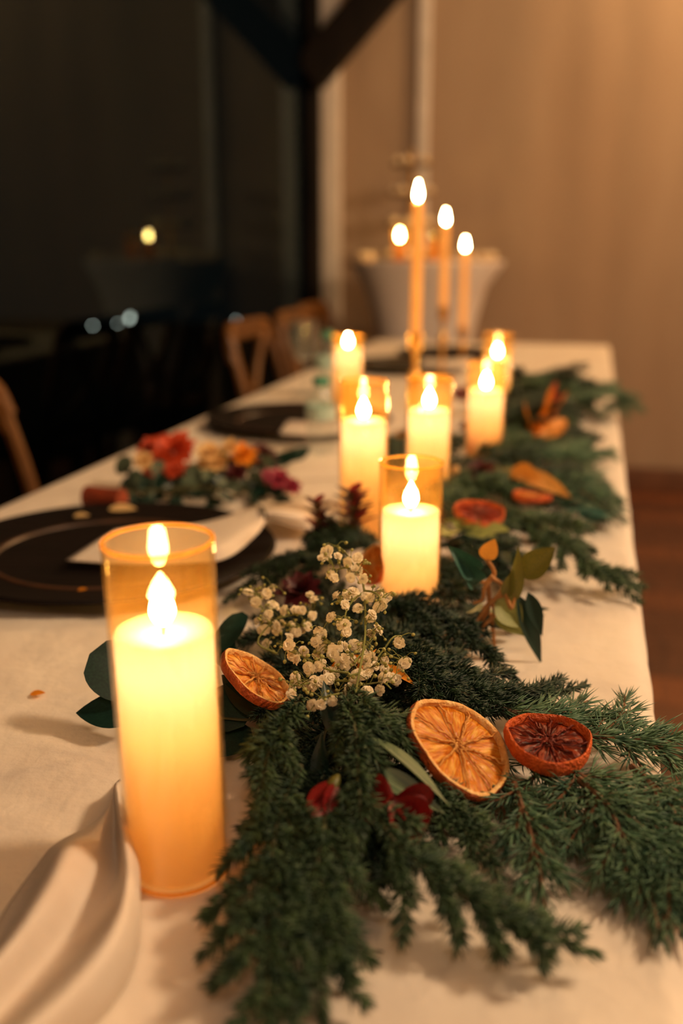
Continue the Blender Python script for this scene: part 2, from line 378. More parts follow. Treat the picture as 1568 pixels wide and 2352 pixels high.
# ------------------------------------------------------------------ chairs
def make_chair(u, v, label):
    t = thing('cross_back_chair', W(u, v, 0), label, 'chair', 'wooden cross-back chairs along the table')
    S = lambda a, b, z: W(u + a, v + b, z)      # a along the table, b towards it
    w = 0.19; pos = []
    put('seat', bevel(mesh_py('seat', *box(u - 0.2, u + 0.2, v + 0.02, v + 0.40, 0.44, 0.47)), 0.01), m_wood, t)
    for s in (-1, 1):
        pts = curve([S(s * 0.17, 0.06, 0), S(s * 0.175, 0.04, 0.45), S(s * 0.185, 0.0, 0.66), S(s * 0.18, -0.05, 0.84)], 14)
        put('rear_leg', mesh_py('rear_leg', *tube(pts, 0.015, 0.014, 8)), m_wood, t)
        put('leg', mesh_py('leg', *tube([S(s * 0.17, 0.37, 0), S(s * 0.175, 0.36, 0.45)], 0.014, 0.017, 8)), m_wood, t)
    top = curve([S(-0.185, -0.035, 0.80), S(-0.17, -0.055, 0.855), S(-0.09, -0.072, 0.862), S(0.09, -0.072, 0.862), S(0.17, -0.055, 0.855), S(0.185, -0.035, 0.80)], 22)
    v_, f_ = tube(top, 0.016, seg=8)
    v2 = [p + Vector((0, 0, -0.030)) for p in v_]
    put('top_rail', mesh_py('top_rail', *join((v_, f_), (v2, f_))), m_wood, t)
    for s in (-1, 1):
        put('cross_slat', mesh_py('cross_slat', *tube(curve([S(s * 0.15, -0.055, 0.835), S(s * 0.05, -0.05, 0.70), S(-s * 0.12, 0.0, 0.56), S(-s * 0.165, 0.03, 0.48)], 14), 0.013, 0.011, 8)), m_wood, t)
    put('stretcher', mesh_py('stretcher', *tube([S(-0.17, 0.055, 0.2), S(0.17, 0.055, 0.2)], 0.009)), m_wood, t)
make_chair(1.42, -0.99, 'wooden cross-back chair beside the big dark charger plate')
make_chair(2.90, -0.955, 'wooden cross-back chair behind the second dark charger plate')
make_chair(3.38, -0.955, 'wooden cross-back chair between two others by the water bottles')
make_chair(3.80, -1.0, 'wooden cross-back chair at the table corner beside the white trim')

# ------------------------------------------------------------------ pillar candles in amber glass
def candle(base, rim, rad, wax_h, label, power=1.0, tilt=None):
    """base and rim: world points of the axis; wax_h: height of the wax; parts glass, wax, flame, wick"""
    ax = (rim - base); H = ax.length; ax.normalize()
    t = thing('pillar_candle', base, label, 'candle', 'pillar candles in amber glass')
    th = 0.0016
    prof = [(0.001, 0.0), (rad - 0.003, 0.0), (rad, 0.003), (rad, H - 0.001), (rad - th * 0.5, H + 0.0004), (rad - th, H - 0.001), (rad - th, 0.005), (0.001, 0.005)]
    put('glass_cylinder', mesh_py('glass', *lathe(prof, 72, base, ax)), m_glass, t, ang=50)
    for z_ in (H, 0.0022):
        put('glass_rim', mesh_py('rim', *lathe([(rad - 0.0008 + 0.0013 * math.cos(q * math.pi / 4), z_ + 0.0013 * math.sin(q * math.pi / 4)) for q in range(8)], 72, base, ax, close=True)), m_rim, t)
    wr = rad - th - 0.0012; r2 = wr - 0.0025
    wp = [(wr, 0.006), (wr, wax_h * 0.5), (wr, wax_h - 0.003), (wr - 0.001, wax_h - 0.0008), (r2, wax_h - 0.0004), (wr * 0.6, wax_h - 0.003), (0.0005, wax_h - 0.004)]
    v, f = lathe(wp, 64, base, ax); f = f[1:] if len(f[0]) > 4 else f
    put('wax', mesh_py('wax', v, [q for q in f if len(q) == 4]), m_wax, t, ang=60)
    fs = rad / 0.030
    fb = wax_h + 0.002
    fp = [(0.0004, fb), (0.0036, fb + 0.001), (0.0060, fb + 0.005), (0.0069, fb + 0.008), (0.0063, fb + 0.012), (0.0046, fb + 0.0165), (0.0026, fb + 0.0205), (0.0003, fb + 0.0245)]
    put('flame', mesh_py('flame', *lathe([(r * fs, z) for r, z in fp], 20, base, ax)), m_flame, t, ang=None)
    put('wick', mesh_py('wick', *tube([base + ax * (wax_h - 0.006), base + ax * (fb + 0.002)], 0.0011)), m_wick, t)
    for dz, e, c, rr in ((0.018, 0.070, (1.0, 0.86, 0.95), 0.006), (0.055, 0.026, (1.0, 0.72, 0.32), 0.008), (0.10, 0.0085, (1.0, 0.50, 0.06), 0.01)):  # added unseen lamps, whiter above and oranger below, imitate light filtered by wax
        if wax_h - dz < 0.015: continue
        l = bpy.data.lights.new('added_wax_light', 'POINT'); l.energy = e * power; l.color = c; l.shadow_soft_size = rr
        o = bpy.data.objects.new('added_wax_light', l); COL.objects.link(o); o.parent = t; o.location = ax * (wax_h - dz)
    return t
m_wax = bpy.data.materials.new('candle_wax'); m_wax.use_nodes = True
_N, _L = m_wax.node_tree.nodes, m_wax.node_tree.links
_b = _N['Principled BSDF']; _b.inputs['Base Color'].default_value = lin(244, 212, 150); _b.inputs['Roughness'].default_value = 0.5
_t = _N.new('ShaderNodeBsdfTranslucent'); _t.inputs[0].default_value = (0.96, 0.70, 0.38, 1)
_m = _N.new('ShaderNodeMixShader'); _m.inputs[0].default_value = 0.6
_L.new(_b.outputs[0], _m.inputs[1]); _L.new(_t.outputs[0], _m.inputs[2]); _L.new(_m.outputs[0], _N['Material Output'].inputs[0])

GR = 0.030
def Yof(width_px, py):                       # world-y of a glass of known width at an image row
    dep = 2 * GR * FPX / width_px; d = ray(CX, py); return dep / FPX * d.y
bA = P(411, 1990, 0.001); YA = Yof(253, 1241); rA = Q(362, 1241, bA.y - 0.004)
candle(bA, rA, GR, (rA - bA).length - 0.0505, 'tall glowing amber glass candle standing on bare cloth beside the bunched napkin', 1.0)
for (px, py, w, below, dx, lab, pw_) in [
        (945, 1062, 148, 0.045, 0, 'shorter amber glass candle in front of two others, beside a dried orange slice', 0.9),
        (835, 876, 115, 0.046, 0, 'amber glass candle behind dark red spiky flowers', 0.9),
        (987, 868, 107, 0.040, 0, 'amber glass candle in front of the tallest taper', 0.9),
        (799, 772, 71, 0.022, 0, 'amber glass candle standing beside the water bottles', 0.8),
        (1118, 834, 90, 0.040, 0, 'amber glass candle set among greenery before a like one', 0.8),
        (1144, 768, 68, 0.046, 0, 'amber glass candle peeping out behind a like one, towards the cocktail table', 0.8)]:
    Y = Yof(w, py); r = Q(px, py, Y); b = Vector((r.x, r.y, T + 0.001))
    candle(b, r, GR, (r - b).length - below, lab, pw_)

# ------------------------------------------------------------------ taper candles and gold holders
m_core = emitter('added_taper_glow', (1.0, 0.60, 0.28, 1), 2.1)  # added unseen rod that makes the taper wax glow
def taper(px, tip_y, bot_y, Y, lab):
    tip = Q(px, tip_y, Y); z0 = Q(px, bot_y, Y).z; x, y = tip.x, tip.y; B = Vector((x, y, T + 0.001)); hh = z0 - B.z
    t = thing('candle_holder', B, 'gold candlestick carrying ' + lab, 'candlestick', 'gold candlesticks')
    put('base', mesh_py('base', *lathe([(0.0005, 0), (0.036, 0), (0.037, 0.004), (0.030, 0.008), (0.010, 0.014), (0.006, 0.022)], 32, B)), m_gold, t)
    k = hh - 0.03
    put('stem', mesh_py('stem', *lathe([(0.005, 0.018), (0.0045, k * 0.55), (0.009, k * 0.62), (0.012, k * 0.68), (0.009, k * 0.74), (0.0045, k * 0.8), (0.005, k)], 20, B)), m_gold, t)
    put('cup', mesh_py('cup', *lathe([(0.004, k - 0.004), (0.013, k + 0.002), (0.0125, k + 0.02), (0.014, k + 0.032), (0.0115, k + 0.032), (0.0105, k + 0.012), (0.0005, k + 0.01)], 24, B)), m_gold, t)
    c0 = B.z + k + 0.011; fl_b = tip.z - 0.034
    t2 = thing('taper_candle', Vector((x, y, c0)), lab, 'candle', 'taper candles')
    v, f = lathe([(0.0108, 0), (0.0108, 0.02), (0.0106, (fl_b - c0) * 0.6), (0.0102, fl_b - c0 - 0.004), (0.006, fl_b - c0), (0.0005, fl_b - c0 + 0.001)], 24, Vector((x, y, c0)))
    put('wax', mesh_py('wax', v, f), m_taper, t2)
    put('added_glow_rod', mesh_py('core', *tube([Vector((x, y, c0 + .01)), Vector((x, y, fl_b - .004))], .0035, seg=8)), m_core, t2)
    fb = fl_b - c0 + 0.001
    fp = [(0.0004, fb), (0.0042, fb + 0.002), (0.0062, fb + 0.008), (0.0056, fb + 0.015), (0.0036, fb + 0.023), (0.0004, fb + 0.034)]
    put('flame', mesh_py('flame', *lathe(fp, 16, Vector((x, y, c0)))), m_flame, t2)
taper(961, 416, 768, 1.86, 'the tallest slender taper candle in front of the cocktail table')
taper(1024, 482, 706, 2.6, 'a middle-height slender taper candle next to the tallest taper')
taper(1069, 546, 752, 3.0, 'the lowest slender taper candle at the end of the row of tapers')

# ------------------------------------------------------------------ cocktail table with dessert tower
pc = Q(980, 600, 4.22); pc.z = 0; CT = 1.030; CRD = 0.315
ct = thing('cocktail_table', pc, 'tall round cocktail table in a white stretch cover by the wall', 'table')
vv, ff = [], []; seg = 48
prof = [(1.0, CT), (1.01, CT - 0.006), (0.99, CT - 0.02), (0.86, CT - 0.10), (0.74, CT - 0.22), (0.64, CT - 0.36), (0.60, CT - 0.5), (0.64, 0.35), (0.76, 0.15), (0.86, 0.03), (0.87, 0.0)]
for r, z in prof:
    for k in range(seg):
        a = 2 * math.pi * k / seg; m = 1 - 0.07 * (0.5 + 0.5 * math.cos(4 * a + 0.6)) * (1 if z < CT - 0.05 else 0)
        vv.append(pc + Vector((r * CRD * m * math.cos(a), r * CRD * m * math.sin(a), z)))
for i in range(len(prof) - 1):
    for k in range(seg): k2 = (k + 1) % seg; ff.append((i * seg + k, (i + 1) * seg + k, (i + 1) * seg + k2, i * seg + k2))
m_spandex = mat('stretch_cover', lin(238, 230, 226), lin(230, 220, 216), 6, 0.6, spec=0.3)
put('stretch_cover', mesh_py('cover', vv, ff), m_spandex, ct)
put('top', mesh_py('top', *lathe([(0.001, CT - 0.001), (CRD, CT - 0.001), (CRD * 1.005, CT - 0.004)], seg, pc)), m_spandex, ct)
m_tray = mat('slate_tray', lin(120, 98, 74), lin(96, 78, 58), 20, 0.5)
m_cup = mat('pastry_crust', lin(236, 210, 170), lin(206, 172, 126), 60, 0.7)
m_cupfill = mat('pastry_cream', lin(248, 232, 204), lin(240, 218, 182), 80, 0.6)
dt = Q(944, 560, 4.24); dt.z = CT + 0.001
tw = thing('tiered_stand', dt, 'four-tier round dessert stand on the cocktail table', 'stand')
put('pole', mesh_py('pole', *tube([dt, dt + Vector((0, 0, 0.43))], 0.006, seg=10)), m_gold, tw)
tiers = [(0.012, 0.115), (0.135, 0.105), (0.255, 0.095), (0.370, 0.085)]
pm1 = mesh_py('pastry', *lathe([(0.0005, 0), (0.012, 0), (0.017, 0.018), (0.0165, 0.02), (0.0005, 0.0201)], 14)); pm1.materials.append(m_cup); smooth(pm1, 40)
pm2 = mesh_py('pastry_top', *lathe([(0.015, 0.019), (0.013, 0.027), (0.007, 0.033), (0.0005, 0.036)], 14)); pm2.materials.append(m_cupfill); smooth(pm2, 40)
def pastry(p, lab, grp):
    t = thing('pastry', p, lab, 'pastry', grp)
    put_at('crust', pm1, Matrix.Translation(p), t); put_at('topping', pm2, Matrix.Translation(p), t)
for i, (z, r) in enumerate(tiers):
    put('tray', mesh_py('tray', *lathe([(0.006, z - 0.004), (r - 0.004, z - 0.004), (r, z), (r, z + 0.006), (r - 0.003, z + 0.006), (r - 0.004, z), (0.006, z)], 40, dt)), m_tray, tw)
    n = [7, 7, 6, 5][i]
    for k in range(n):
        a = 2 * math.pi * k / n + i; pastry(dt + Vector(((r - 0.024) * math.cos(a), (r - 0.024) * math.sin(a), z + 0.001)),
                                         'cream-topped pastry cup on the %s tier of the dessert stand' % ['bottom', 'second', 'third', 'top'][i], 'pastries on tier %d of the stand' % (i + 1))
for k in range(26):
    a = 2 * math.pi * k / 26; q = pc + Vector((0.27 * math.cos(a), 0.27 * math.sin(a), CT + 0.001))
    if (q - dt).xy.length < 0.15: continue
    if -0.21 < (q.x - pc.x) < 0.10 and q.y < pc.y: continue
    pastry(q, 'cream-topped pastry cup along the rim of the cocktail table', 'pastries on the cocktail table')
def votive(px, Y, lab, pw_):
    q = Q(px, 540, Y); q.z = CT + 0.001
    t = thing('votive_candle', q, lab, 'candle', 'votive candles on the cocktail table')
    put('glass_cup', mesh_py('glass', *lathe([(0.001, 0), (0.024, 0), (0.027, 0.125), (0.0255, 0.125), (0.022, 0.004), (0.001, 0.004)], 32, q)), m_glass, t)
    put('wax', mesh_py('wax', *lathe([(0.0205, 0.005), (0.023, 0.078), (0.0005, 0.078)], 28, q)), m_taper, t)
    if pw_:
        put('flame', mesh_py('flame', *lathe([(0.0004, 0.082), (0.006, 0.086), (0.0085, 0.094), (0.007, 0.104), (0.0035, 0.114), (0.0004, 0.122)], 16, q)), m_flame, t)
votive(918, 4.01, 'lit amber votive candle before the dessert stand', 1)
votive(996, 4.06, 'dim amber votive glass beside the dessert stand', 0)

# ------------------------------------------------------------------ plates, napkins, paper, bottles
def plate(c, r, lab):
    t = thing('charger_plate', c, lab, 'plate', 'dark wooden charger plates')
    put('plate', mesh_py('plate', *lathe([(0.001, 0.0), (r * 0.62, 0.0), (r * 0.97, 0.012), (r, 0.014), (r * 0.985, 0.0175), (r * 0.70, 0.0085), (r * 0.66, 0.0075), (0.001, 0.0075)], 80, c)), m_plate, t)
    v_, f_ = lathe([(r * 0.70, 0.0088), (r * 0.69, 0.0104), (r * 0.665, 0.0100), (r * 0.655, 0.0076)], 80, c)
    put('ring', mesh_py('ring', v_, [q for q in f_ if len(q) == 4]), m_platering, t)
    return t
pA = P(252, 1282, 0.003); plate(pA, 0.192, 'large dark wooden charger plate beside the tall front candle')
pB = P(688, 975, 0.003); plate(pB, 0.185, 'dark wooden charger plate behind the bouquet, under a folded napkin')
pC = P(930, 846, 0.003); plate(pC, 0.17, 'dark wooden charger plate beneath the tallest taper')
pD = P(1030, 818, 0.003); plate(pD, 0.165, 'dark wooden charger plate before the cocktail table')
def cloth_loft(name, rows, matl, lab, cat, grp=None, nu=40, nv=36, parent=None, thick=0.0015):
    rows = [curve([Vector(p) for p in r], nu) for r in rows]
    colsn = [curve([r[i] for r in rows], nv) for i in range(nu)]
    v = [p for c in colsn for p in c]; f = []
    for i in range(nu - 1):
        for j in range(nv - 1): f.append((i * nv + j, (i + 1) * nv + j, (i + 1) * nv + j + 1, i * nv + j + 1))
    me = mesh_py(name, v, f)
    o = put(name, me, matl, parent, ang=None)
    md = o.modifiers.new('thick', 'SOLIDIFY'); md.thickness = thick; md.offset = 0
    if lab: tag(o, lab, cat, grp)
    return o
# napkin on the first plate: a spread tail, gathered in a ring, then a loose end
nk = thing('napkin', P(420, 1240, 0.02), 'pale pink napkin gathered in a ring across the big charger plate', 'napkin', 'folded napkins')
H0 = 0.021
cloth_loft('tail', [
    [P(152, 1287, H0), P(300, 1296, H0), P(430, 1294, H0 + .002), P(520, 1282, H0 + .004), P(585, 1232, H0 + .008), P(612, 1192, H0 + .010)],
    [P(190, 1262, H0 + .002), P(320, 1262, H0 + .008), P(430, 1258, H0 + .014), P(520, 1238, H0 + .018), P(580, 1206, H0 + .016), P(609, 1184, H0 + .016)],
    [P(225, 1240, H0), P(330, 1225, H0 + .006), P(430, 1220, H0 + .010), P(510, 1200, H0 + .012), P(575, 1180, H0 + .012), P(606, 1174, H0 + .012)],
    [P(262, 1218, H0 - .002), P(340, 1207, H0), P(440, 1205, H0), P(510, 1190, H0), P(570, 1168, H0 + .004), P(602, 1166, H0 + .006)]], m_napkin, None, None, parent=nk)
cloth_loft('loose_end', [
    [P(606, 1190, H0 + .010), P(640, 1200, H0 + .006), P(690, 1216, .016), P(725, 1226, .010)],
    [P(606, 1178, H0 + .016), P(645, 1178, H0 + .018), P(695, 1180, .034), P(730, 1182, .022)],
    [P(604, 1167, H0 + .006), P(640, 1158, H0 + .004), P(690, 1148, .016), P(728, 1150, .010)]], m_napkin, None, None, parent=nk, nu=16, nv=16)
put('napkin_ring', mesh_py('ring', *tube(curve([P(607, 1196, H0 + .004), P(611, 1186, H0 + .018), P(606, 1174, H0 + .020), P(600, 1164, H0 + .010), P(602, 1172, H0 - .004), P(607, 1196, H0 + .004)], 24), 0.0016)), m_twig, nk)
cloth_loft('napkin', [
    [P(640, 996, .020), P(720, 1000, .020), P(800, 992, .020)],
    [P(650, 980, .024), P(725, 982, .026), P(800, 976, .024)],
    [P(662, 966, .020), P(730, 968, .020), P(800, 962, .020)]], m_napkin, 'folded pale napkin lying on the charger plate behind the bouquet', 'napkin', 'folded napkins', 20, 16)
cloth_loft('napkin', [
    [P(960, 842, .022), P(1030, 846, .022), P(1085, 838, .022)],
    [P(965, 834, .028), P(1030, 836, .032), P(1085, 830, .028)],
    [P(970, 826, .022), P(1030, 826, .022), P(1085, 822, .022)]], m_napkin, 'folded pale napkin lying on the charger plate before the cocktail table', 'napkin', 'folded napkins', 20, 16)
def card(px0, lab):
    c = [P(*p, 0.0015) for p in px0]; v = c + [p + Vector((0, 0, 0.0012)) for p in c]
    tag(put('menu_card', mesh_py('card', v, [(3, 2, 1, 0), (4, 5, 6, 7), (0, 1, 5, 4), (1, 2, 6, 5), (2, 3, 7, 6), (3, 0, 4, 7)]), m_paper, sm=False), lab, 'paper')
card([(655, 1105), (775, 1100), (770, 1020), (672, 1022)], 'blank pale card lying on the cloth behind the dark red flowers')
# bunched napkin at the front corner of the cloth
cloth_loft('napkin', [
    [P(276, 1788, .001), P(302, 1900, .001), P(318, 2030, .001), P(314, 2180, .001), P(262, 2300, .001), P(130, 2440, .001)],
    [P(278, 1795, .010), P(304, 1900, .018), P(318, 2015, .024), P(306, 2150, .028), P(240, 2275, .026), P(80, 2440, .024)],
    [P(266, 1800, .016), P(280, 1900, .034), P(292, 2010, .042), P(262, 2130, .046), P(165, 2260, .044), P(-20, 2430, .042)],
    [P(262, 1815, .010), P(264, 1925, .012), P(262, 2020, .016), P(205, 2110, .018), P(100, 2230, .018), P(-80, 2420, .016)],
    [P(250, 1850, .012), P(215, 1915, .024), P(160, 1950, .038), P(110, 2040, .040), P(20, 2170, .038), P(-160, 2360, .036)],
    [P(235, 1880, .004), P(160, 1925, .010), P(118, 1970, .012), P(70, 2060, .010), P(-10, 2190, .010), P(-180, 2350, .010)],
    [P(225, 1890, .001), P(130, 1938, .001), P(85, 1990, .001), P(20, 2080, .001), P(-70, 2220, .001), P(-250, 2350, .001)]],
    m_napkin, 'bunched ivory cloth napkin lying in front of the tall front candle', 'napkin', None, 60, 56, thick=0.001)
m_cap = mat('teal_cap', lin(70, 150, 130), lin(56, 132, 112), 30, 0.4)
m_label = mat('bottle_label', lin(150, 190, 186), lin(196, 208, 200), 30, 0.5)
def bottle(px, base_y, top_y, r, lab):
    b = P(px, base_y, 0.001); top = Q(px, top_y, b.y).z - b.z; s = top / 0.22
    t = thing('water_bottle', b, lab, 'bottle', 'plastic water bottles')
    pr = [(0.001, 0.004), (r * 0.8, 0.0), (r, 0.008)] + [(r * (1 - 0.05 * (i % 2)), (0.02 + 0.012 * i) * s) for i in range(6)] + [(r, 0.10 * s), (r, 0.145 * s), (r * 0.75, 0.175 * s), (0.012, 0.195 * s), (0.012, 0.212 * s)]
    put('bottle_body', mesh_py('bottle', *lathe(pr, 36, b)), m_clear, t)
    put('cap', mesh_py('cap', *lathe([(0.014, 0.198 * s), (0.0145, 0.218 * s), (0.013, 0.22 * s), (0.0005, 0.22 * s)], 24, b)), m_cap, t)
    v, f = lathe([(r + 0.0006, 0.102 * s), (r + 0.0006, 0.142 * s)], 36, b); put('label_band', mesh_py('band', v, [q for q in f if len(q) == 4]), m_label, t)
bottle(738, 1042, 866, 0.026, 'clear water bottle with teal cap beside the menu card')
bottle(752, 920, 760, 0.028, 'clear water bottle with teal cap behind the candle by the chairs')
tg = P(700, 905, 0.001)
t = thing('drinking_glass', tg, 'clear stemmed drinking glass beside the water bottles', 'glass')
put('bowl', mesh_py('bowl', *lathe([(0.003, 0.075), (0.026, 0.09), (0.036, 0.125), (0.031, 0.175), (0.0298, 0.175), (0.0345, 0.125), (0.024, 0.092), (0.0005, 0.08)], 36, tg)), m_clear, t)
put('stem', mesh_py('stem', *lathe([(0.0005, 0), (0.034, 0), (0.034, 0.002), (0.006, 0.007), (0.0035, 0.012), (0.0035, 0.074), (0.001, 0.078)], 28, tg)), m_clear, t)

# ------------------------------------------------------------------ greenery builders
def needles(pts, nl, nw, dens, om=48, up=0.15, curl=0.22, tipfade=0.75, flat=0.0):
    """needles along a polyline: (verts, tris)"""
    pts = np.array([tuple(p) for p in pts]); seg = np.linalg.norm(np.diff(pts, axis=0), axis=1); cum = np.concatenate([[0], np.cumsum(seg)]); Lt = cum[-1]
    n = max(8, int(Lt * dens)); s = np.sort(rng.uniform(0, 1, n)) * Lt
    k = np.clip(np.searchsorted(cum, s, side='right') - 1, 0, len(seg) - 1); a = ((s - cum[k]) / np.maximum(seg[k], 1e-9))[:, None]
    p = pts[k] * (1 - a) + pts[k + 1] * a; t = (pts[k + 1] - pts[k]) / np.maximum(seg[k], 1e-9)[:, None]
    zz = np.array([0, 0, 1.0]); e1 = np.cross(t, zz); e1 /= np.maximum(np.linalg.norm(e1, axis=1), 1e-6)[:, None]; e2 = np.cross(e1, t)
    ph = rng.uniform(0, 2 * np.pi, n)
    rad = e1 * np.cos(ph)[:, None] + e2 * (np.sin(ph) * (1 - flat))[:, None]
    rad /= np.maximum(np.linalg.norm(rad, axis=1), 1e-6)[:, None]
    fr = s / Lt; w = np.radians(om + rng.normal(0, 9, n)) * (1 - 0.45 * np.clip((fr - 0.8) / 0.2, 0, 1))
    d = t * np.cos(w)[:, None] + rad * np.sin(w)[:, None] + zz * up * rng.uniform(0.2, 1, n)[:, None]
    d /= np.linalg.norm(d, axis=1)[:, None]
    ln = nl * rng.uniform(0.7, 1.12, n) * np.where(fr > 0.85, 1 - (1 - tipfade) * (fr - 0.85) / 0.15, 1) * np.clip(0.6 + fr * 4, 0, 1)
    sd = np.cross(d, t + 1e-3); sd /= np.maximum(np.linalg.norm(sd, axis=1), 1e-6)[:, None]; q = np.cross(d, sd)
    wd = nw * rng.uniform(0.8, 1.2, n)
    mid = p + d * (ln * 0.55)[:, None]; d2 = d + t * curl; d2 /= np.linalg.norm(d2, axis=1)[:, None]; tip = mid + d2 * (ln * 0.45)[:, None]
    out = np.empty((n, 7, 3))
    for i, (c, m) in enumerate(((p, 0.42), (mid, 0.5))):
        for j in range(3):
            an = 2 * np.pi * j / 3; out[:, i * 3 + j] = c + (sd * math.cos(an) + q * math.sin(an)) * (wd * m)[:, None]
    out[:, 6] = tip
    out[:, :, 2] = np.maximum(out[:, :, 2], T + 0.0015) if out[:, :, 1].min() > -9 and CLAMP[0] else out[:, :, 2]
    tri = np.array([(0, 1, 4), (0, 4, 3), (1, 2, 5), (1, 5, 4), (2, 0, 3), (2, 3, 5), (3, 4, 6), (4, 5, 6), (5, 3, 6)])
    f = (tri[None] + (np.arange(n) * 7)[:, None, None]).reshape(-1, 3)
    return out.reshape(-1, 3), f
CLAMP = [True]
def cat_np(lst):
    v, f, o = [], [], 0
    for a, b in lst: v.append(a); f.append(b + o); o += len(a)
    return np.concatenate(v), np.concatenate(f)
def conifer(name, label, main, tips=(), group=None, nl=0.0112, nw=0.0012, dens=3600, om=50, sub=True, m=None, stemr=0.0016, cat='branch',
            subl=0.24, bare=0.0, curl=0.22, flat=0.25, up=0.15, stem_mat=None, auto=0, autol=0.05):
    """a cut conifer branch: woody stem, twigs with their needles"""
    m = m or m_spruce
    mp = curve([P(*p) if not isinstance(p, Vector) else p for p in main], 28)
    t = thing(name, Vector(mp[0]), label, cat, group)
    put('stem', mesh_py('stem', *tube(mp, stemr * 1.3, stemr * 0.6, 6)), stem_mat or m_twig, t)
    def twig_with(path, nlk=1.0, tw=None):
        packs = [needles(path, nl * nlk, nw, dens, om, up, curl, flat=flat)]; stems = [tube(path, stemr * 0.8, stemr * 0.4, 5)]
        Lp = sum((path[i + 1] - path[i]).length for i in range(len(path) - 1))
        if sub and Lp > 0.035:
            cnt = int(Lp / 0.017)
            for j in range(cnt):
                i = int((0.12 + 0.70 * (j + random.random() * 0.6) / cnt) * (len(path) - 1)); i = min(i, len(path) - 2)
                tg_ = (path[i + 1] - path[i]).normalized(); sd = tg_.cross(Vector((0, 0, 1))).normalized() * (1 if j % 2 else -1)
                l2 = Lp * subl * (1 - 0.55 * i / len(path)) * random.uniform(0.75, 1.15)
                dr = (tg_ * 0.78 + sd * 0.62 + Vector((0, 0, random.uniform(-0.12, 0.22)))).normalized()
                a_ = path[i]; b_ = a_ + dr * l2 * 0.5; c_ = b_ + (dr + tg_ * 0.35 - Vector((0, 0, 0.10))).normalized() * l2 * 0.5
                for q_ in (b_, c_): q_.z = max(q_.z, T + 0.005)
                sp = curve([a_, b_, c_], 8); packs.append(needles(sp, nl * nlk * 0.9, nw, dens, om, up, curl, flat=flat)); stems.append(tube(sp, stemr * 0.5, stemr * 0.3, 4))
        return packs, stems
    if bare < 1:
        k = int(bare * (len(mp) - 1)); path = mp[k:]
        tw = put('twig', mesh_py('twig', *tube(path, stemr, stemr * 0.5, 6)), stem_mat or m_twig, t)
        packs, st = twig_with(path)
        o = put('needles', mesh_np('needles', *cat_np(packs)), m, tw, sm=False); o['kind'] = 'stuff'
    tl = [(s, P(px, py, h)) for (s, px, py, h) in tips]
    for j in range(auto):
        s = 0.1 + 0.75 * (j + random.random() * 0.5) / auto; i = min(int(s * (len(mp) - 1)), len(mp) - 2)
        tg_ = (mp[i + 1] - mp[i]).normalized(); sd = tg_.cross(Vector((0, 0, 1))).normalized() * (1 if j % 2 else -1)
        e_ = mp[i] + (tg_ * random.uniform(0.6, 1) + sd * random.uniform(0.5, 0.9)).normalized() * autol * random.uniform(0.7, 1.2)
        e_.z = max(T + 0.008, mp[i].z + random.uniform(-0.02, 0.006)); tl.append((s, e_))
    for (s, e_) in tl:
        i = min(int(s * (len(mp) - 1)), len(mp) - 2); a_ = mp[i]; tg_ = (mp[i + 1] - mp[i]).normalized(); d_ = (e_ - a_)
        c_ = a_ + (tg_ * 0.5 + d_.normalized() * 0.5) * d_.length * 0.5 + Vector((0, 0, 0.004))
        path = [(a_ * (1 - q) ** 2 + c_ * 2 * q * (1 - q) + e_ * q * q) for q in [x / 13 for x in range(14)]]
        for q_ in path: q_.z = max(q_.z, T + 0.005)
        packs, st = twig_with(path)
        tw = put('twig', mesh_py('twig', *join(*st)), stem_mat or m_twig, t)
        o = put('needles', mesh_np('needles', *cat_np(packs)), m, tw, sm=False); o['kind'] = 'stuff'
    return t

def leaf_mesh(shape='oval', fold=0.15, curl=0.2, wave=0.0, n=10, pointy=0.8):
    """unit leaf: x from 0 to 1, half width 0.5 in y"""
    v, f = [], []
    for i in range(n + 1):
        x = i / n
        if shape == 'round': w = math.sqrt(max(0, 1 - (2 * x - 1) ** 2)) ** 0.9
        elif shape == 'lance': w = math.sin(math.pi * min(1, x ** 0.75)) ** 1.1
        else: w = math.sin(math.pi * x ** pointy) ** 0.85 if 0 < x < 1 else 0
        w = max(w, 0.02)
        for j in (-2, -1, 0, 1, 2):
            y = 0.5 * w * j / 2
            z = abs(y) * fold * 2 - curl * x * x * 0.5 + wave * math.sin(x * 9 + j) * 0.08
            v.append((x, y, z))
    for i in range(n):
        for j in range(4): f.append((i * 5 + j, (i + 1) * 5 + j, (i + 1) * 5 + j + 1, i * 5 + j + 1))
    return mesh_py('leaf', [Vector(p) for p in v], f)
LM = {}
def leaf_data(kind, m):
    k = (kind, m.name)
    if k not in LM:
        me = {'round': lambda: leaf_mesh('round', 0.06, 0.12), 'oval': lambda: leaf_mesh('oval', 0.14, 0.2), 'lance': lambda: leaf_mesh('lance', 0.2, 0.25),
              'curled': lambda: leaf_mesh('oval', 0.5, 0.6, 0.6), 'wavy': lambda: leaf_mesh('lance', 0.35, 0.2, 1.0)}[kind]()
        me.materials.append(m); smooth(me); LM[k] = me
    return LM[k]
def leaf(parent, a, b, width, n, kind, m, name='leaf'):
    """a leaf from base point a to tip b"""
    d = b - a; L_ = d.length; M = frame(a, d, n) @ Matrix.Diagonal((L_, width, L_ * 0.9 if kind in ('curled', 'wavy') else min(L_, width) * 1.0, 1))
    return put_at(name, leaf_data(kind, m), M, parent)
Z = Vector((0, 0, 1))
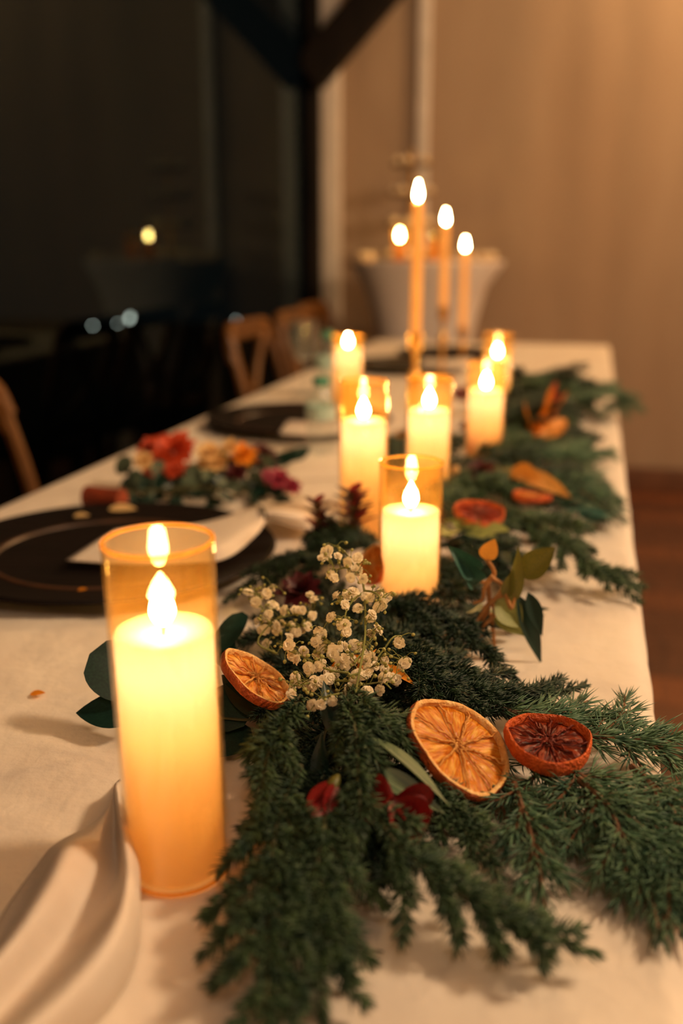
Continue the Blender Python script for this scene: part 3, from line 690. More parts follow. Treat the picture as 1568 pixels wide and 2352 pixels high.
def sprig(name, label, cat, path, leaves, m, kind='oval', group=None, stem_mat=None, r=0.0012):
    """stem through path; leaves: (base px,py,h, tip px,py,h, width[, normal[, kind[, material]]])"""
    pts = curve([P(*p) if not isinstance(p, Vector) else p for p in path], 20)
    t = thing(name, Vector(pts[0]), label, cat, group)
    put('stem', mesh_py('stem', *tube(pts, r, r * 0.6, 6)), stem_mat or m_twig, t)
    for L_ in leaves:
        a_, b_ = P(*L_[0:3]), P(*L_[3:6]); n_ = L_[7] if len(L_) > 7 and L_[7] else Z
        leaf(t, a_, b_, L_[6], n_, L_[8] if len(L_) > 8 and L_[8] else kind, L_[9] if len(L_) > 9 else m)
    return t
def auto_sprig(name, label, cat, path, n, ll, lw, m, kind, group=None, spread=0.9, lift=0.3):
    pts = curve(path, 24); t = thing(name, Vector(pts[0]), label, cat, group)
    put('stem', mesh_py('stem', *tube(pts, 0.0012, 0.0007, 6)), m_twig, t)
    for j in range(n):
        i = min(int((0.08 + 0.9 * j / n) * 23), 22); tg_ = (pts[i + 1] - pts[i]).normalized(); sd = tg_.cross(Z).normalized() * (1 if j % 2 else -1)
        d = (tg_ * 0.6 + sd * spread + Z * random.uniform(-0.1, lift)).normalized(); e_ = pts[i] + d * ll * random.uniform(0.75, 1.15); e_.z = max(e_.z, T + 0.003)
        leaf(t, pts[i], e_, lw * random.uniform(0.8, 1.15), (Z + sd * random.uniform(-0.5, 0.5) - tg_ * random.uniform(0, 0.5)), kind, m)
    return t
def bloom(parent, c, nrm, r, m, rows=3, per=9, name='petal', openness=0.9, core=None):
    """petals set in whorls round a centre"""
    M0 = nframe(c, nrm)
    for q in range(rows):
        el = math.radians(18 + 62 * q / max(1, rows - 1) * (2 - openness)); lr = r * (1 - 0.22 * q)
        for k in range(per - q):
            a = 2 * math.pi * (k + 0.5 * (q % 2)) / (per - q) + random.uniform(-0.12, 0.12)
            d = M0.to_3x3() @ Vector((math.cos(a) * math.cos(el), math.sin(a) * math.cos(el), math.sin(el)))
            nn = M0.to_3x3() @ Vector((-math.cos(a) * math.sin(el), -math.sin(a) * math.sin(el), math.cos(el)))
            put_at(name, leaf_data('oval', m), frame(c + d * r * 0.08, d, nn) @ Matrix.Diagonal((lr * random.uniform(0.85, 1.1), lr * 0.62, lr * 0.5, 1)), parent)
    if core:
        put('flower_core', mesh_py('core', *lathe([(0.0005, -r * .1), (r * 0.22, 0), (r * 0.2, r * 0.16), (0.0005, r * 0.28)], 14, c, nrm)), core, parent)

# ------------------------------------------------------------------ garland: spruce in front
G1 = 'spruce branches of the garland'
conifer('spruce_branch', 'blurred spruce branch drooping towards the table front beside the tall candle', [(690, 1760, .05), (640, 1880, .045), (620, 2020, .036), (615, 2180, .026), (612, 2330, .02), (600, 2430, .016)],
        [(.18, 505, 1998, .022), (.30, 474, 2108, .018), (.42, 466, 2190, .016), (.55, 486, 2262, .014), (.16, 735, 2008, .032), (.34, 770, 2100, .024), (.50, 800, 2190, .018), (.62, 690, 2300, .016), (.05, 560, 1900, .032)], group=G1)
conifer('spruce_branch', 'spruce branch with paired tips hanging below the red flower bud', [(760, 1800, .05), (735, 1950, .042), (720, 2080, .03), (730, 2220, .022), (745, 2350, .016)],
        [(.35, 846, 2206, .018), (.55, 832, 2300, .014), (.30, 660, 2120, .022), (.2, 880, 2080, .02)], group=G1)
conifer('spruce_branch', 'thick spruce tip curving down beside the tall candle', [(690, 1600, .062), (640, 1680, .064), (608, 1760, .058), (600, 1860, .05)], [(.2, 570, 1740, .055), (.3, 668, 1760, .055)], group=G1, nl=0.0150, subl=0.12, om=42)
conifer('spruce_branch', 'spruce tip hanging down in front of the baby breath cluster', [(790, 1590, .066), (815, 1680, .066), (822, 1780, .058), (826, 1870, .05), (822, 1955, .036)], [(.1, 770, 1720, .056), (.28, 880, 1770, .052), (.15, 905, 1700, .054)], group=G1, nl=0.0130, subl=0.12, om=42)
conifer('spruce_branch', 'spruce tip reaching down to the big orange slice', [(800, 1580, .066), (860, 1640, .066), (915, 1690, .056), (955, 1752, .042)], [(.3, 930, 1650, .056), (.15, 860, 1730, .05)], group=G1, nl=0.0130, subl=0.12, om=42)
conifer('spruce_branch', 'long spruce branch stretched across the bare cloth below the orange slices', [(850, 1830, .045), (900, 1930, .04), (980, 2000, .034), (1080, 2070, .028), (1180, 2120, .024), (1280, 2160, .020), (1362, 2192, .016)],
        [(.16, 925, 2158, .014), (.34, 1052, 2172, .014), (.52, 1150, 2200, .013), (.30, 1113, 2032, .026), (.50, 1216, 2106, .024), (.05, 960, 1900, .04), (.66, 1250, 2216, .012)], group=G1)
conifer('spruce_branch', 'small forked spruce tip on the cloth under the big orange slice', [(960, 1780, .034), (1020, 1840, .026), (1070, 1900, .02), (1148, 2014, .013)], [(.25, 1004, 1945, .014), (.4, 1110, 1890, .02), (.55, 1085, 1985, .012)], group=G1)
G2 = 'dark fir branches under the flowers'
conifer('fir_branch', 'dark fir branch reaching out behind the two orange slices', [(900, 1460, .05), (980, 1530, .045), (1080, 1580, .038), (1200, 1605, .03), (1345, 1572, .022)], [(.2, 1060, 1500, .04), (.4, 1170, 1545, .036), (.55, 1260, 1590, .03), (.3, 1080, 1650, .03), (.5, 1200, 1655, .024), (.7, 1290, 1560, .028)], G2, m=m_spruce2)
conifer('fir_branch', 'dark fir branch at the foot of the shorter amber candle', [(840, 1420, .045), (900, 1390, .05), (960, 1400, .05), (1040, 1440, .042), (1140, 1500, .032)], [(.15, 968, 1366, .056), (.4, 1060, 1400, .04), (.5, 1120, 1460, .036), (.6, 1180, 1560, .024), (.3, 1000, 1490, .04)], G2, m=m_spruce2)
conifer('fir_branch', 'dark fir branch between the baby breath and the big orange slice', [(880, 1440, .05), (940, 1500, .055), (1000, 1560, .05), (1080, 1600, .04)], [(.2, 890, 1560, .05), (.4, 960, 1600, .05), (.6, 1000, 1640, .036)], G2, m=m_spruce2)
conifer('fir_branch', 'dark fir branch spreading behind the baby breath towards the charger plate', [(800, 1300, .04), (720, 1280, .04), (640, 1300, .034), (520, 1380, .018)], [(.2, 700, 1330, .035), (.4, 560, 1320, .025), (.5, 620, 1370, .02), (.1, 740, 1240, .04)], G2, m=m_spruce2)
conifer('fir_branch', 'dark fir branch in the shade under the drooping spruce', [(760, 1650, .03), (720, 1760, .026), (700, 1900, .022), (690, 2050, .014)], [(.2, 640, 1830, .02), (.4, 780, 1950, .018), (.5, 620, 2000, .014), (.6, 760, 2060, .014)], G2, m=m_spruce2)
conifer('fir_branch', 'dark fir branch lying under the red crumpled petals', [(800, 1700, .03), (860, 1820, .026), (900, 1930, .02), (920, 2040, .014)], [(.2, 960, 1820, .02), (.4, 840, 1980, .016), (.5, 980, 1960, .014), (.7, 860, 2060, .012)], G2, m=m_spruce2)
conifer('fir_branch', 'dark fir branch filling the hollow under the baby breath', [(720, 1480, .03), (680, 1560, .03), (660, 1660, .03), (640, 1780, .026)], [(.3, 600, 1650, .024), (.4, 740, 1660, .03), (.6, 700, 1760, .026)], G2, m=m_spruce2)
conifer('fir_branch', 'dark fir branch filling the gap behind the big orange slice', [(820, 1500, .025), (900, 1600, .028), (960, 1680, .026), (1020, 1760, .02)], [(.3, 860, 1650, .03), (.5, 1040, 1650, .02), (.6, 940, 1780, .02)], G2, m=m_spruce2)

# packing greens in the middle of the garland
for (lab, grp, lst, mm) in [
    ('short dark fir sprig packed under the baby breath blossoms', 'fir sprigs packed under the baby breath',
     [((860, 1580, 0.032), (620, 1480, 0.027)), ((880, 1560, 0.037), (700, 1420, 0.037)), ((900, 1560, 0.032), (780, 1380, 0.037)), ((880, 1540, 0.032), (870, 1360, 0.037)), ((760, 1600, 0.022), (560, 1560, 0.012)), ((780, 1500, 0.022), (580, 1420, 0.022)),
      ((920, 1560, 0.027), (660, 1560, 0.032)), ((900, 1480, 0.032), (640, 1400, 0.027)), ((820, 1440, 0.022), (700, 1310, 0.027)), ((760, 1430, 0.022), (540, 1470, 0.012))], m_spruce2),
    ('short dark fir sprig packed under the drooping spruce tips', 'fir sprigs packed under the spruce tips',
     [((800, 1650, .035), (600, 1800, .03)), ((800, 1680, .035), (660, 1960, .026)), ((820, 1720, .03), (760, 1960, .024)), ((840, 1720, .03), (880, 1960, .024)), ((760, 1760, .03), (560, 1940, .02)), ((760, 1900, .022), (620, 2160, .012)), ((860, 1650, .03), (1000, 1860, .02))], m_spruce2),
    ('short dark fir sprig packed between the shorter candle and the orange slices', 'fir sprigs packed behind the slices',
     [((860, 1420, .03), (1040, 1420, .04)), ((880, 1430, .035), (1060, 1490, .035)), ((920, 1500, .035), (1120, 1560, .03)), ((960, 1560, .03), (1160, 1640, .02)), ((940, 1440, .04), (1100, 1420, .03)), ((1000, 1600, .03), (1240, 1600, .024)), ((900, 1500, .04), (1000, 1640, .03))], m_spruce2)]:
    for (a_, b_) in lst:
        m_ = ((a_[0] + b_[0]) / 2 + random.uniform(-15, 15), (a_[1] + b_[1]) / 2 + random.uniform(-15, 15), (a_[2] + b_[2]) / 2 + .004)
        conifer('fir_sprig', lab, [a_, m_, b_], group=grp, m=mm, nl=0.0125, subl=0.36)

# long-needled pine to the side of the slices
G3 = 'long-needled pine sprays'
PK = dict(group=G3, nl=0.021, nw=0.00115, dens=1150, om=30, m=m_pine, stemr=0.0019, curl=0.35, flat=0.35, up=0.05, subl=0.30, stem_mat=m_bark, cat='branch')
conifer('pine_branch', 'feathery long-needled pine branch with brown stem beside the dark orange slice', [(1300, 1762, .022), (1360, 1800, .024), (1440, 1850, .022), (1540, 1930, .018), (1640, 2020, .014)],
        [(.10, 1200, 1900, .016), (.22, 1290, 1960, .014), (.35, 1400, 2000, .012), (.45, 1460, 2090, .010), (.6, 1530, 2140, .010), (.15, 1480, 1790, .024), (.4, 1590, 1850, .018), (.7, 1600, 2130, .010)], **PK)
conifer('pine_branch', 'feathery long-needled pine spray drooping over the bare cloth', [(1180, 1800, .022), (1200, 1860, .022), (1225, 1940, .018), (1240, 2010, .014), (1250, 2085, .008)],
        [(.1, 1110, 1850, .018), (.25, 1160, 1950, .014), (.3, 1300, 1930, .016), (.5, 1200, 2030, .010), (.5, 1290, 2020, .010)], **PK)
conifer('pine_branch', 'feathery long-needled pine spray spreading over the table edge', [(1240, 1680, .018), (1340, 1690, .024), (1440, 1700, .026), (1540, 1730, .022), (1640, 1790, .016)],
        [(.3, 1434, 1600, .026), (.45, 1520, 1668, .026), (.55, 1580, 1690, .024), (.4, 1480, 1780, .02), (.6, 1570, 1790, .018)], **PK)
conifer('pine_branch', 'feathery long-needled pine spray behind the dark orange slice', [(1120, 1620, .03), (1200, 1640, .03), (1290, 1650, .028), (1400, 1640, .024)], [(.3, 1250, 1620, .03), (.5, 1350, 1610, .028), (.5, 1380, 1690, .022), (.7, 1460, 1660, .022)], **PK)
conifer('pine_branch', 'feathery long-needled pine spray at the cloth corner', [(1390, 1815, .02), (1440, 1910, .018), (1480, 2000, .014), (1515, 2150, .008)], [(.2, 1360, 1930, .014), (.35, 1540, 2000, .012), (.5, 1420, 2060, .010), (.5, 1570, 2080, .010)], **PK)
conifer('pine_branch', 'feathery long-needled pine spray between the two orange slices', [(1090, 1700, .016), (1130, 1780, .016), (1150, 1840, .014), (1170, 1900, .010)], [(.3, 1080, 1830, .014), (.4, 1220, 1830, .016)], **PK)

conifer('pine_branch', 'feathery long-needled pine spray layered over the brown stem', [(1330, 1790, .028), (1400, 1860, .026), (1430, 1950, .02), (1440, 2040, .012)], [(.2, 1330, 1900, .02), (.3, 1480, 1900, .022), (.5, 1370, 2010, .014), (.5, 1500, 2010, .014)], **PK)
conifer('pine_branch', 'feathery long-needled pine spray tipping over the table corner', [(1450, 1760, .026), (1530, 1840, .022), (1580, 1950, .016), (1600, 2080, .008)], [(.2, 1500, 1900, .018), (.3, 1600, 1850, .018), (.5, 1540, 2030, .010), (.6, 1560, 2130, .006)], **PK)
conifer('pine_branch', 'feathery long-needled pine spray under the dark orange slice', [(1190, 1740, .018), (1260, 1790, .02), (1310, 1870, .016), (1330, 1950, .010)], [(.2, 1180, 1830, .018), (.4, 1250, 1900, .014), (.4, 1370, 1860, .018)], **PK)
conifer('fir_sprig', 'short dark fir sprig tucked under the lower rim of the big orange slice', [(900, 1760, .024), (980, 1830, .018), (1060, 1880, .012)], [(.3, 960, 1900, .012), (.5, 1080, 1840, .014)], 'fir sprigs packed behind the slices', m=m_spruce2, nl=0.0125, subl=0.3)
# garland further along the table
PF = dict(PK); PF.update(dens=900, nl=0.024)
conifer('fir_branch', 'fir branch hanging past the table edge beyond the willow twigs', [(1120, 1150, .05), (1200, 1190, .05), (1280, 1240, .042), (1350, 1300, .03), (1410, 1330, .02), (1468, 1358, .008)],
        [(.2, 1240, 1180, .04), (.35, 1230, 1270, .04), (.5, 1330, 1250, .03), (.7, 1350, 1320, .02)], G2, m=m_spruce, nl=0.013, nw=0.0017, dens=2200)
CLAMP[0] = True
for (a_, b_) in [((1040, 1240, .03), (1180, 1200, .04)), ((1060, 1180, .03), (1240, 1220, .03)), ((1080, 1120, .03), (1220, 1080, .045)), ((1100, 1090, .03), (1290, 1120, .03)), ((1080, 1050, .03), (1200, 1000, .05)), ((1120, 1030, .03), (1310, 1040, .025)),
                 ((1130, 990, .03), (1300, 960, .04)), ((1160, 960, .03), (1250, 880, .07)), ((1190, 930, .03), (1350, 910, .04)), ((1220, 920, .03), (1330, 870, .06)), ((1030, 1310, .02), (1160, 1320, .025)), ((1010, 1280, .03), (1060, 1400, .025)), ((1000, 1150, .03), (1090, 1060, .04)), ((860, 1230, .03), (700, 1290, .03)), ((1200, 1180, .03), (1340, 1210, .016)), ((1240, 1010, .03), (1370, 1000, .02))]:
    m_ = ((a_[0] + b_[0]) / 2, (a_[1] + b_[1]) / 2 + random.uniform(-8, 8), (a_[2] + b_[2]) / 2 + .008)
    conifer('fir_sprig', 'dark fir sprig packed into the garland beyond the shorter candle', [a_, m_, b_], group='fir sprigs packed along the far garland', m=random.choice((m_spruce2, m_spruce2, m_spruce)), nl=0.017, nw=0.0021, dens=1500, subl=0.42, cat='branch')
for i, (lab, mn, tp, mm) in enumerate([
    ('fir branch beneath the willow twigs', [(1020, 1250, .04), (1090, 1260, .045), (1180, 1290, .035), (1260, 1300, .02)], [(.3, 1100, 1320, .03), (.5, 1180, 1340, .02), (.4, 1170, 1240, .04)], m_spruce2),
    ('fir branch behind the dried slice with the dark centre', [(1010, 1130, .04), (1080, 1110, .05), (1160, 1120, .05), (1260, 1160, .03)], [(.3, 1100, 1160, .04), (.5, 1190, 1160, .04), (.4, 1180, 1090, .05)], m_spruce),
    ('fir branch along the garland beside the teal eucalyptus', [(1060, 1060, .04), (1150, 1060, .045), (1250, 1090, .035), (1340, 1130, .02), (1400, 1180, .012)], [(.3, 1200, 1030, .04), (.5, 1300, 1060, .03), (.6, 1280, 1130, .03), (.75, 1390, 1110, .016)], m_spruce2),
    ('fir branch spreading over the cloth before the far candles', [(1050, 1020, .04), (1150, 1010, .045), (1250, 1020, .03), (1390, 1048, .012)], [(.3, 1180, 980, .04), (.5, 1280, 990, .03), (.5, 1260, 1050, .03), (.7, 1360, 1080, .016)], m_spruce),
    ('fir branch bushing out beside the far amber candle', [(1080, 980, .035), (1160, 960, .06), (1240, 950, .05), (1330, 950, .03)], [(.3, 1200, 920, .06), (.5, 1280, 920, .05), (.6, 1330, 980, .02), (.4, 1220, 1000, .03)], m_spruce2),
    ('fir branch behind the yellow dried leaves', [(1130, 920, .04), (1200, 890, .07), (1280, 900, .06), (1380, 920, .03)], [(.3, 1220, 862, .08), (.5, 1310, 890, .06), (.6, 1380, 960, .01), (.5, 1300, 940, .03)], m_spruce),
    ('fir branch at the far end of the garland', [(1150, 890, .03), (1230, 870, .07), (1310, 890, .05), (1400, 890, .03)], [(.4, 1300, 862, .06), (.6, 1360, 930, .02), (.5, 1260, 900, .06)], m_spruce2),
    ('fir branch between the shorter candle and the red spiky flowers', [(880, 1280, .03), (820, 1240, .04), (760, 1220, .045), (700, 1240, .03)], [(.3, 800, 1200, .05), (.5, 730, 1200, .05), (.6, 700, 1280, .03), (.4, 780, 1280, .03)], m_spruce2),
    ('fir branch behind the shorter candle', [(860, 1180, .03), (960, 1160, .04), (1030, 1130, .045), (1070, 1090, .04)], [(.3, 900, 1130, .04), (.6, 1050, 1170, .03), (.5, 980, 1100, .04)], m_spruce),
    ('fir branch between the middle candles', [(870, 1090, .03), (920, 1060, .04), (960, 1020, .045), (1060, 1000, .03)], [(.4, 900, 1010, .04), (.6, 1040, 1040, .03)], m_spruce2)]):
    conifer('fir_branch', lab, mn, tp, 'fir branches along the far garland', m=mm, nl=0.016, nw=0.0021, dens=1500, subl=0.34)
conifer('pine_branch', 'loose pine spray overhanging the table edge at the far garland', [(1280, 930, .05), (1360, 900, .06), (1420, 910, .045), (1440, 960, .01)], [(.4, 1400, 880, .06), (.6, 1380, 960, .02)], **PF)
conifer('pine_branch', 'loose pine spray crossing the cloth beside the teal eucalyptus', [(1180, 1080, .04), (1290, 1110, .03), (1370, 1150, .02), (1436, 1200, .006)], [(.4, 1340, 1070, .025), (.5, 1400, 1130, .014), (.7, 1400, 1190, .010)], **PF)
conifer('pine_branch', 'loose pine spray above the golden dried leaf', [(1130, 1040, .05), (1240, 1040, .04), (1330, 1040, .03), (1400, 1040, .016)], [(.4, 1330, 1010, .03), (.5, 1350, 1070, .02)], **PF)

# ------------------------------------------------------------------ broad leaves
sprig('eucalyptus_sprig', 'dark round-leaved eucalyptus sprig tucked behind the tall front candle', 'sprig', [(640, 1610, .03), (590, 1650, .028), (520, 1650, .026), (420, 1640, .024), (320, 1640, .022)],
      [(335, 1580, .034, 205, 1500, .058, .046, Vector((0.3, -0.9, .6)), 'round'), (330, 1640, .020, 172, 1632, .020, .032, Vector((0.05, -.6, 1)), 'oval'),
       (640, 1655, .026, 508, 1545, .048, .030, Vector((0.4, -.7, .5)), 'oval'), (560, 1668, .022, 490, 1580, .040, .036, Vector((0.1, -.9, .5)), 'round'),
       (575, 1672, .016, 470, 1735, .008, .030, Vector((0.1, -.5, 1)), 'oval'), (500, 1500, .040, 556, 1402, .052, .022, Vector((-.2, -.9, .5)), 'round'), (505, 1530, .03, 520, 1455, .046, .020, Vector((.1, -.9, .4)), 'round')], m_leafd)
sprig('leaf_sprig', 'dark upright leaves between the hanging spruce tips', 'sprig', [(760, 1560, .05), (750, 1660, .044), (735, 1740, .036)],
      [(740, 1820, .026, 735, 1680, .056, .014, Vector((-.5, -.8, .3)), 'lance'), (770, 1700, .04, 745, 1560, .07, .018, Vector((.4, -.8, .3)), 'lance'), (700, 1830, .02, 728, 1720, .04, .014, Vector((-.6, -.6, .3)), 'lance')], m_leafd)
G4 = 'striped lily leaves'
sprig('lily_leaf', 'striped folded green leaf below the big orange slice', 'leaf', [(870, 1690, .05), (900, 1740, .048)],
      [(845, 1690, .060, 1036, 1842, .040, .020, Vector((.5, .2, 1)), 'lance'), (850, 1765, .052, 1024, 1866, .034, .015, Vector((-.1, -.5, 1)), 'lance')], m_leafs)
# curly willow with olive leaves beyond the shorter candle
wl = thing('willow_twigs', P(1110, 1400, .03), 'tangled pale curly willow twigs with olive leaves beside the shorter candle', 'twigs')
YW = P(1110, 1512, .0).y
def W2(px, py, dy=0.0): return Q(px, py, YW + dy * .5)
for pts in [[(1118, 1285), (1135, 1318), (1112, 1350), (1108, 1376), (1086, 1386)], [(1086, 1318), (1112, 1338), (1130, 1322)], [(1128, 1325), (1155, 1350), (1120, 1392), (1092, 1432), (1070, 1470)],
            [(1120, 1340), (1122, 1392), (1100, 1440), (1080, 1495)], [(1160, 1345), (1150, 1372), (1112, 1398), (1105, 1480)], [(1130, 1388), (1138, 1410), (1110, 1440), (1102, 1500)],
            [(1155, 1345), (1172, 1395), (1180, 1380), (1190, 1330)], [(1128, 1410), (1132, 1450), (1136, 1495)]]:
    put('twig', mesh_py('twig', *tube(curve([W2(x, y, random.uniform(-.01, .01)) for x, y in pts], 16), 0.0022, 0.0013, 6)), m_willow, wl)
for (a_, b_, w_, k_, mm) in [((1112, 1285), (1136, 1240), .016, 'oval', m_leafy), ((1090, 1318), (1040, 1262), .020, 'curled', m_leaft), ((1085, 1345), (1060, 1290), .018, 'curled', m_leaft),
                             ((1178, 1390), (1192, 1255), .014, 'lance', m_leafo), ((1195, 1325), (1272, 1258), .024, 'oval', m_leafo), ((1188, 1365), (1246, 1530), .017, 'lance', m_leafd),
                             ((1212, 1360), (1246, 1462), .014, 'lance', m_leafd), ((1140, 1378), (1200, 1440), .026, 'oval', m_leafp), ((1130, 1400), (1206, 1462), .016, 'lance', m_leafp), ((1160, 1375), (1178, 1310), .012, 'lance', m_leafo)]:
    leaf(wl, W2(*a_), W2(*b_, -0.02), w_, Vector((random.uniform(-.4, .4), -1, .4)), k_, mm)
auto_sprig('eucalyptus_sprig', 'dark leafy sprig under the curly willow twigs', 'sprig', [P(1040, 1420, .03), P(1120, 1420, .03), P(1200, 1400, .012)], 14, 0.035, 0.018, m_leafd, 'oval')
auto_sprig('eucalyptus_sprig', 'olive and dark leaf sprig below the dried slice with the dark centre', 'sprig', [P(1010, 1230, .05), P(1060, 1250, .05), P(1160, 1280, .04), P(1220, 1300, .03)], 16, 0.04, 0.020, m_leafd, 'oval')
auto_sprig('eucalyptus_sprig', 'pale olive leaf sprig beside the shorter candle', 'sprig', [P(1010, 1200, .055), P(1050, 1220, .055), P(1130, 1215, .05)], 8, 0.034, 0.022, m_leafp, 'oval')
auto_sprig('eucalyptus_sprig', 'teal eucalyptus sprig lying on the cloth near the table edge', 'sprig', [P(1240, 1150, .03), P(1310, 1170, .03), P(1400, 1190, .012)], 22, 0.034, 0.024, m_leaft, 'round', lift=0.8)
auto_sprig('eucalyptus_sprig', 'dark leaf sprig beside the yellow dried leaves', 'sprig', [P(1200, 1010, .03), P(1270, 990, .04), P(1330, 1000, .02)], 14, 0.05, 0.024, m_leafd, 'oval')
auto_sprig('eucalyptus_sprig', 'dark leaf sprig behind the far amber candles', 'sprig', [P(1190, 900, .04), P(1270, 880, .06), P(1370, 900, .03)], 14, 0.06, 0.028, m_leafd, 'oval')
def leaf_thing(name, label, cat, specs, m, grp=None, name_part='leaf'):
    t = thing(name, P(*specs[0][0]), label, cat, grp)
    for (a_, b_, w_, n_, k_) in specs: leaf(t, P(*a_), P(*b_), w_, n_, k_, m, name_part)
    return t
leaf_thing('dried_leaf', 'golden dried leaf pair lying across the fir beside the dried slice', 'leaf', [((1155, 1075, .055), (1312, 1138, .045), .040, Vector((0, -.4, 1)), 'oval'), ((1170, 1100, .055), (1250, 1100, .06), .026, Vector((0, -.8, 1)), 'curled')], m_leafy)
leaf_thing('dried_leaf', 'bright yellow dried leaves near the far amber candles', 'leaf', [((1225, 1015, .035), (1212, 952, .06), .04, Vector((0, -1, .5)), 'curled'), ((1225, 1010, .04), (1302, 958, .055), .045, Vector((0, -.8, .8)), 'oval'), ((1235, 1000, .04), (1275, 940, .06), .03, Vector((0, -.8, .8)), 'curled')], m_yellow)
leaf_thing('dried_leaf', 'pointed orange dried leaves under the baby breath blossoms', 'leaf', [((880, 1525, .06), (956, 1574, .052), .008, Vector((.3, -.6, 1)), 'lance'), ((815, 1545, .056), (866, 1490, .064), .008, Vector((.2, -1, .3)), 'lance'), ((760, 1530, .052), (850, 1505, .058), .009, Vector((0, -1, .5)), 'lance')], m_yellow)
leaf_thing('dried_leaf', 'small rust dried leaf tucked below the far amber candle', 'leaf', [((1070, 1040, .04), (1130, 1000, .05), .018, Vector((0, -1, .6)), 'curled')], m_dahlia)
leaf_thing('dried_leaf', 'rust dried leaf caught in the fir at the far end of the garland', 'leaf', [((1250, 930, .06), (1285, 905, .07), .03, Vector((0, -1, .6)), 'curled')], m_dahlia)

# ------------------------------------------------------------------ red and wine flowers
def red_bud(base, tip, w, lab, m, n=5):
    d = tip - base; t = thing('lily_bud', base, lab, 'flower', 'red lilies in the garland'); x = d.normalized(); s = x.orthogonal().normalized(); q = x.cross(s)
    for k in range(n):
        a = 2 * math.pi * k / n; o_ = s * math.cos(a) + q * math.sin(a)
        leaf(t, base + o_ * w * 0.12, tip + o_ * w * 0.38, w * 0.75, -o_, 'oval', m, 'petal')
    put('calyx', mesh_py('calyx', *lathe([(0.0008, -0.005), (0.0030, -0.002), (0.0042, 0.003), (0.0034, 0.007)], 14, base, x)), m_leafo, t)
red_bud(P(768, 1796, .056), P(715, 1895, .040), 0.024, 'closed dark red lily bud hanging among the spruce', m_red)
rp = thing('lily_bloom', P(900, 1850, .03), 'crumpled red lily bloom under the striped leaf', 'flower', 'red lilies in the garland')
for (a_, b_, w_, n_) in [((905, 1830, .052), (840, 1838, .046), .022, Vector((0, -.6, 1))), ((900, 1835, .048), (968, 1942, .026), .026, Vector((.3, -.8, .5))), ((905, 1830, .046), (1005, 1862, .034), .022, Vector((0, -.8, .6))),
                         ((895, 1840, .046), (905, 1910, .030), .030, Vector((-.2, -1, .4))), ((890, 1835, .048), (858, 1890, .032), .024, Vector((-.4, -.8, .4))), ((915, 1850, .044), (972, 1900, .036), .024, Vector((.6, -.5, .4)))]:
    leaf(rp, P(*a_), P(*b_), w_, n_, 'curled', m_red, 'petal')
def wine_flower(px, py, h, r, lab, nrm=Vector((0, -.5, 1)), m=None, rows=3, per=9):
    c = P(px, py, h); t = thing('dark_flower', c, lab, 'flower', 'dark red flowers of the garland'); bloom(t, c, nrm, r, m or m_wine, rows, per)
wine_flower(692, 1362, .045, 0.022, 'almost black wine-red flower behind the baby breath', Vector((-.2, -.6, 1)))
wine_flower(1102, 1090, .055, 0.024, 'wine-red flower beside the white berry cluster')
wine_flower(1062, 912, .05, 0.028, 'bright red flower between the middle and far candles', m=m_red)
wine_flower(1075, 985, .04, 0.02, 'wine-red flower at the foot of the far amber candle')
def spike(px, y0, y1, Y, r, lab):
    """upright spike of red bracts"""
    a_, b_ = Q(px[0], y0, Y), Q(px[1], y1, Y); t = thing('red_spike_flower', a_, lab, 'flower', 'red spiky flowers'); d = (b_ - a_)
    put('stem', mesh_py('stem', *tube([a_ - Z * 0.0, b_], 0.002)), m_twig, t)
    for k in range(26):
        s = (k + 0.5) / 26; an = k * 2.4; o_ = Vector((math.cos(an), math.sin(an), 0)); p = a_.lerp(b_, s)
        leaf(t, p, p + (o_ + Z * 0.55).normalized() * r * (1.05 - 0.35 * s), r * 0.42, Z - o_ * 0.4, 'oval', m_red if k % 3 == 0 else m_wine, 'bract')
spike((812, 808), 1215, 1130, 1.06, 0.031, 'dark red spiky flower in front of an amber candle')
spike((738, 726), 1250, 1150, 1.06, 0.024, 'slimmer dark red spiky flower beside the napkin end')

# white berries behind the slice
bc = thing('berry_cluster', P(1060, 1140, .03), 'small cluster of white wax berries beside the shorter candle', 'berries')
bme = mesh_py('berry', *lathe([(0.0003, -1), (.6, -.8), (.95, -.3), (.95, .3), (.6, .8), (0.0003, 1)], 12)); bme.materials.append(m_cream); smooth(bme)
Yb = P(1060, 1140, .02).y
for k, (px, py) in enumerate([(1028, 1092), (1046, 1080), (1062, 1098), (1078, 1082), (1092, 1100), (1040, 1112), (1072, 1118), (1100, 1122), (1024, 1122), (1056, 1130), (1088, 1138), (1130, 1110)]):
    p = Q(px, py, Yb + random.uniform(-.01, .01)); put_at('berry', bme, Matrix.Translation(p) @ Matrix.Diagonal((.0055, .0055, .0075, 1)), bc)
    put('stalk', mesh_py('stalk', *tube([p, bc.location], 0.0006, seg=4)), m_bstem, bc)

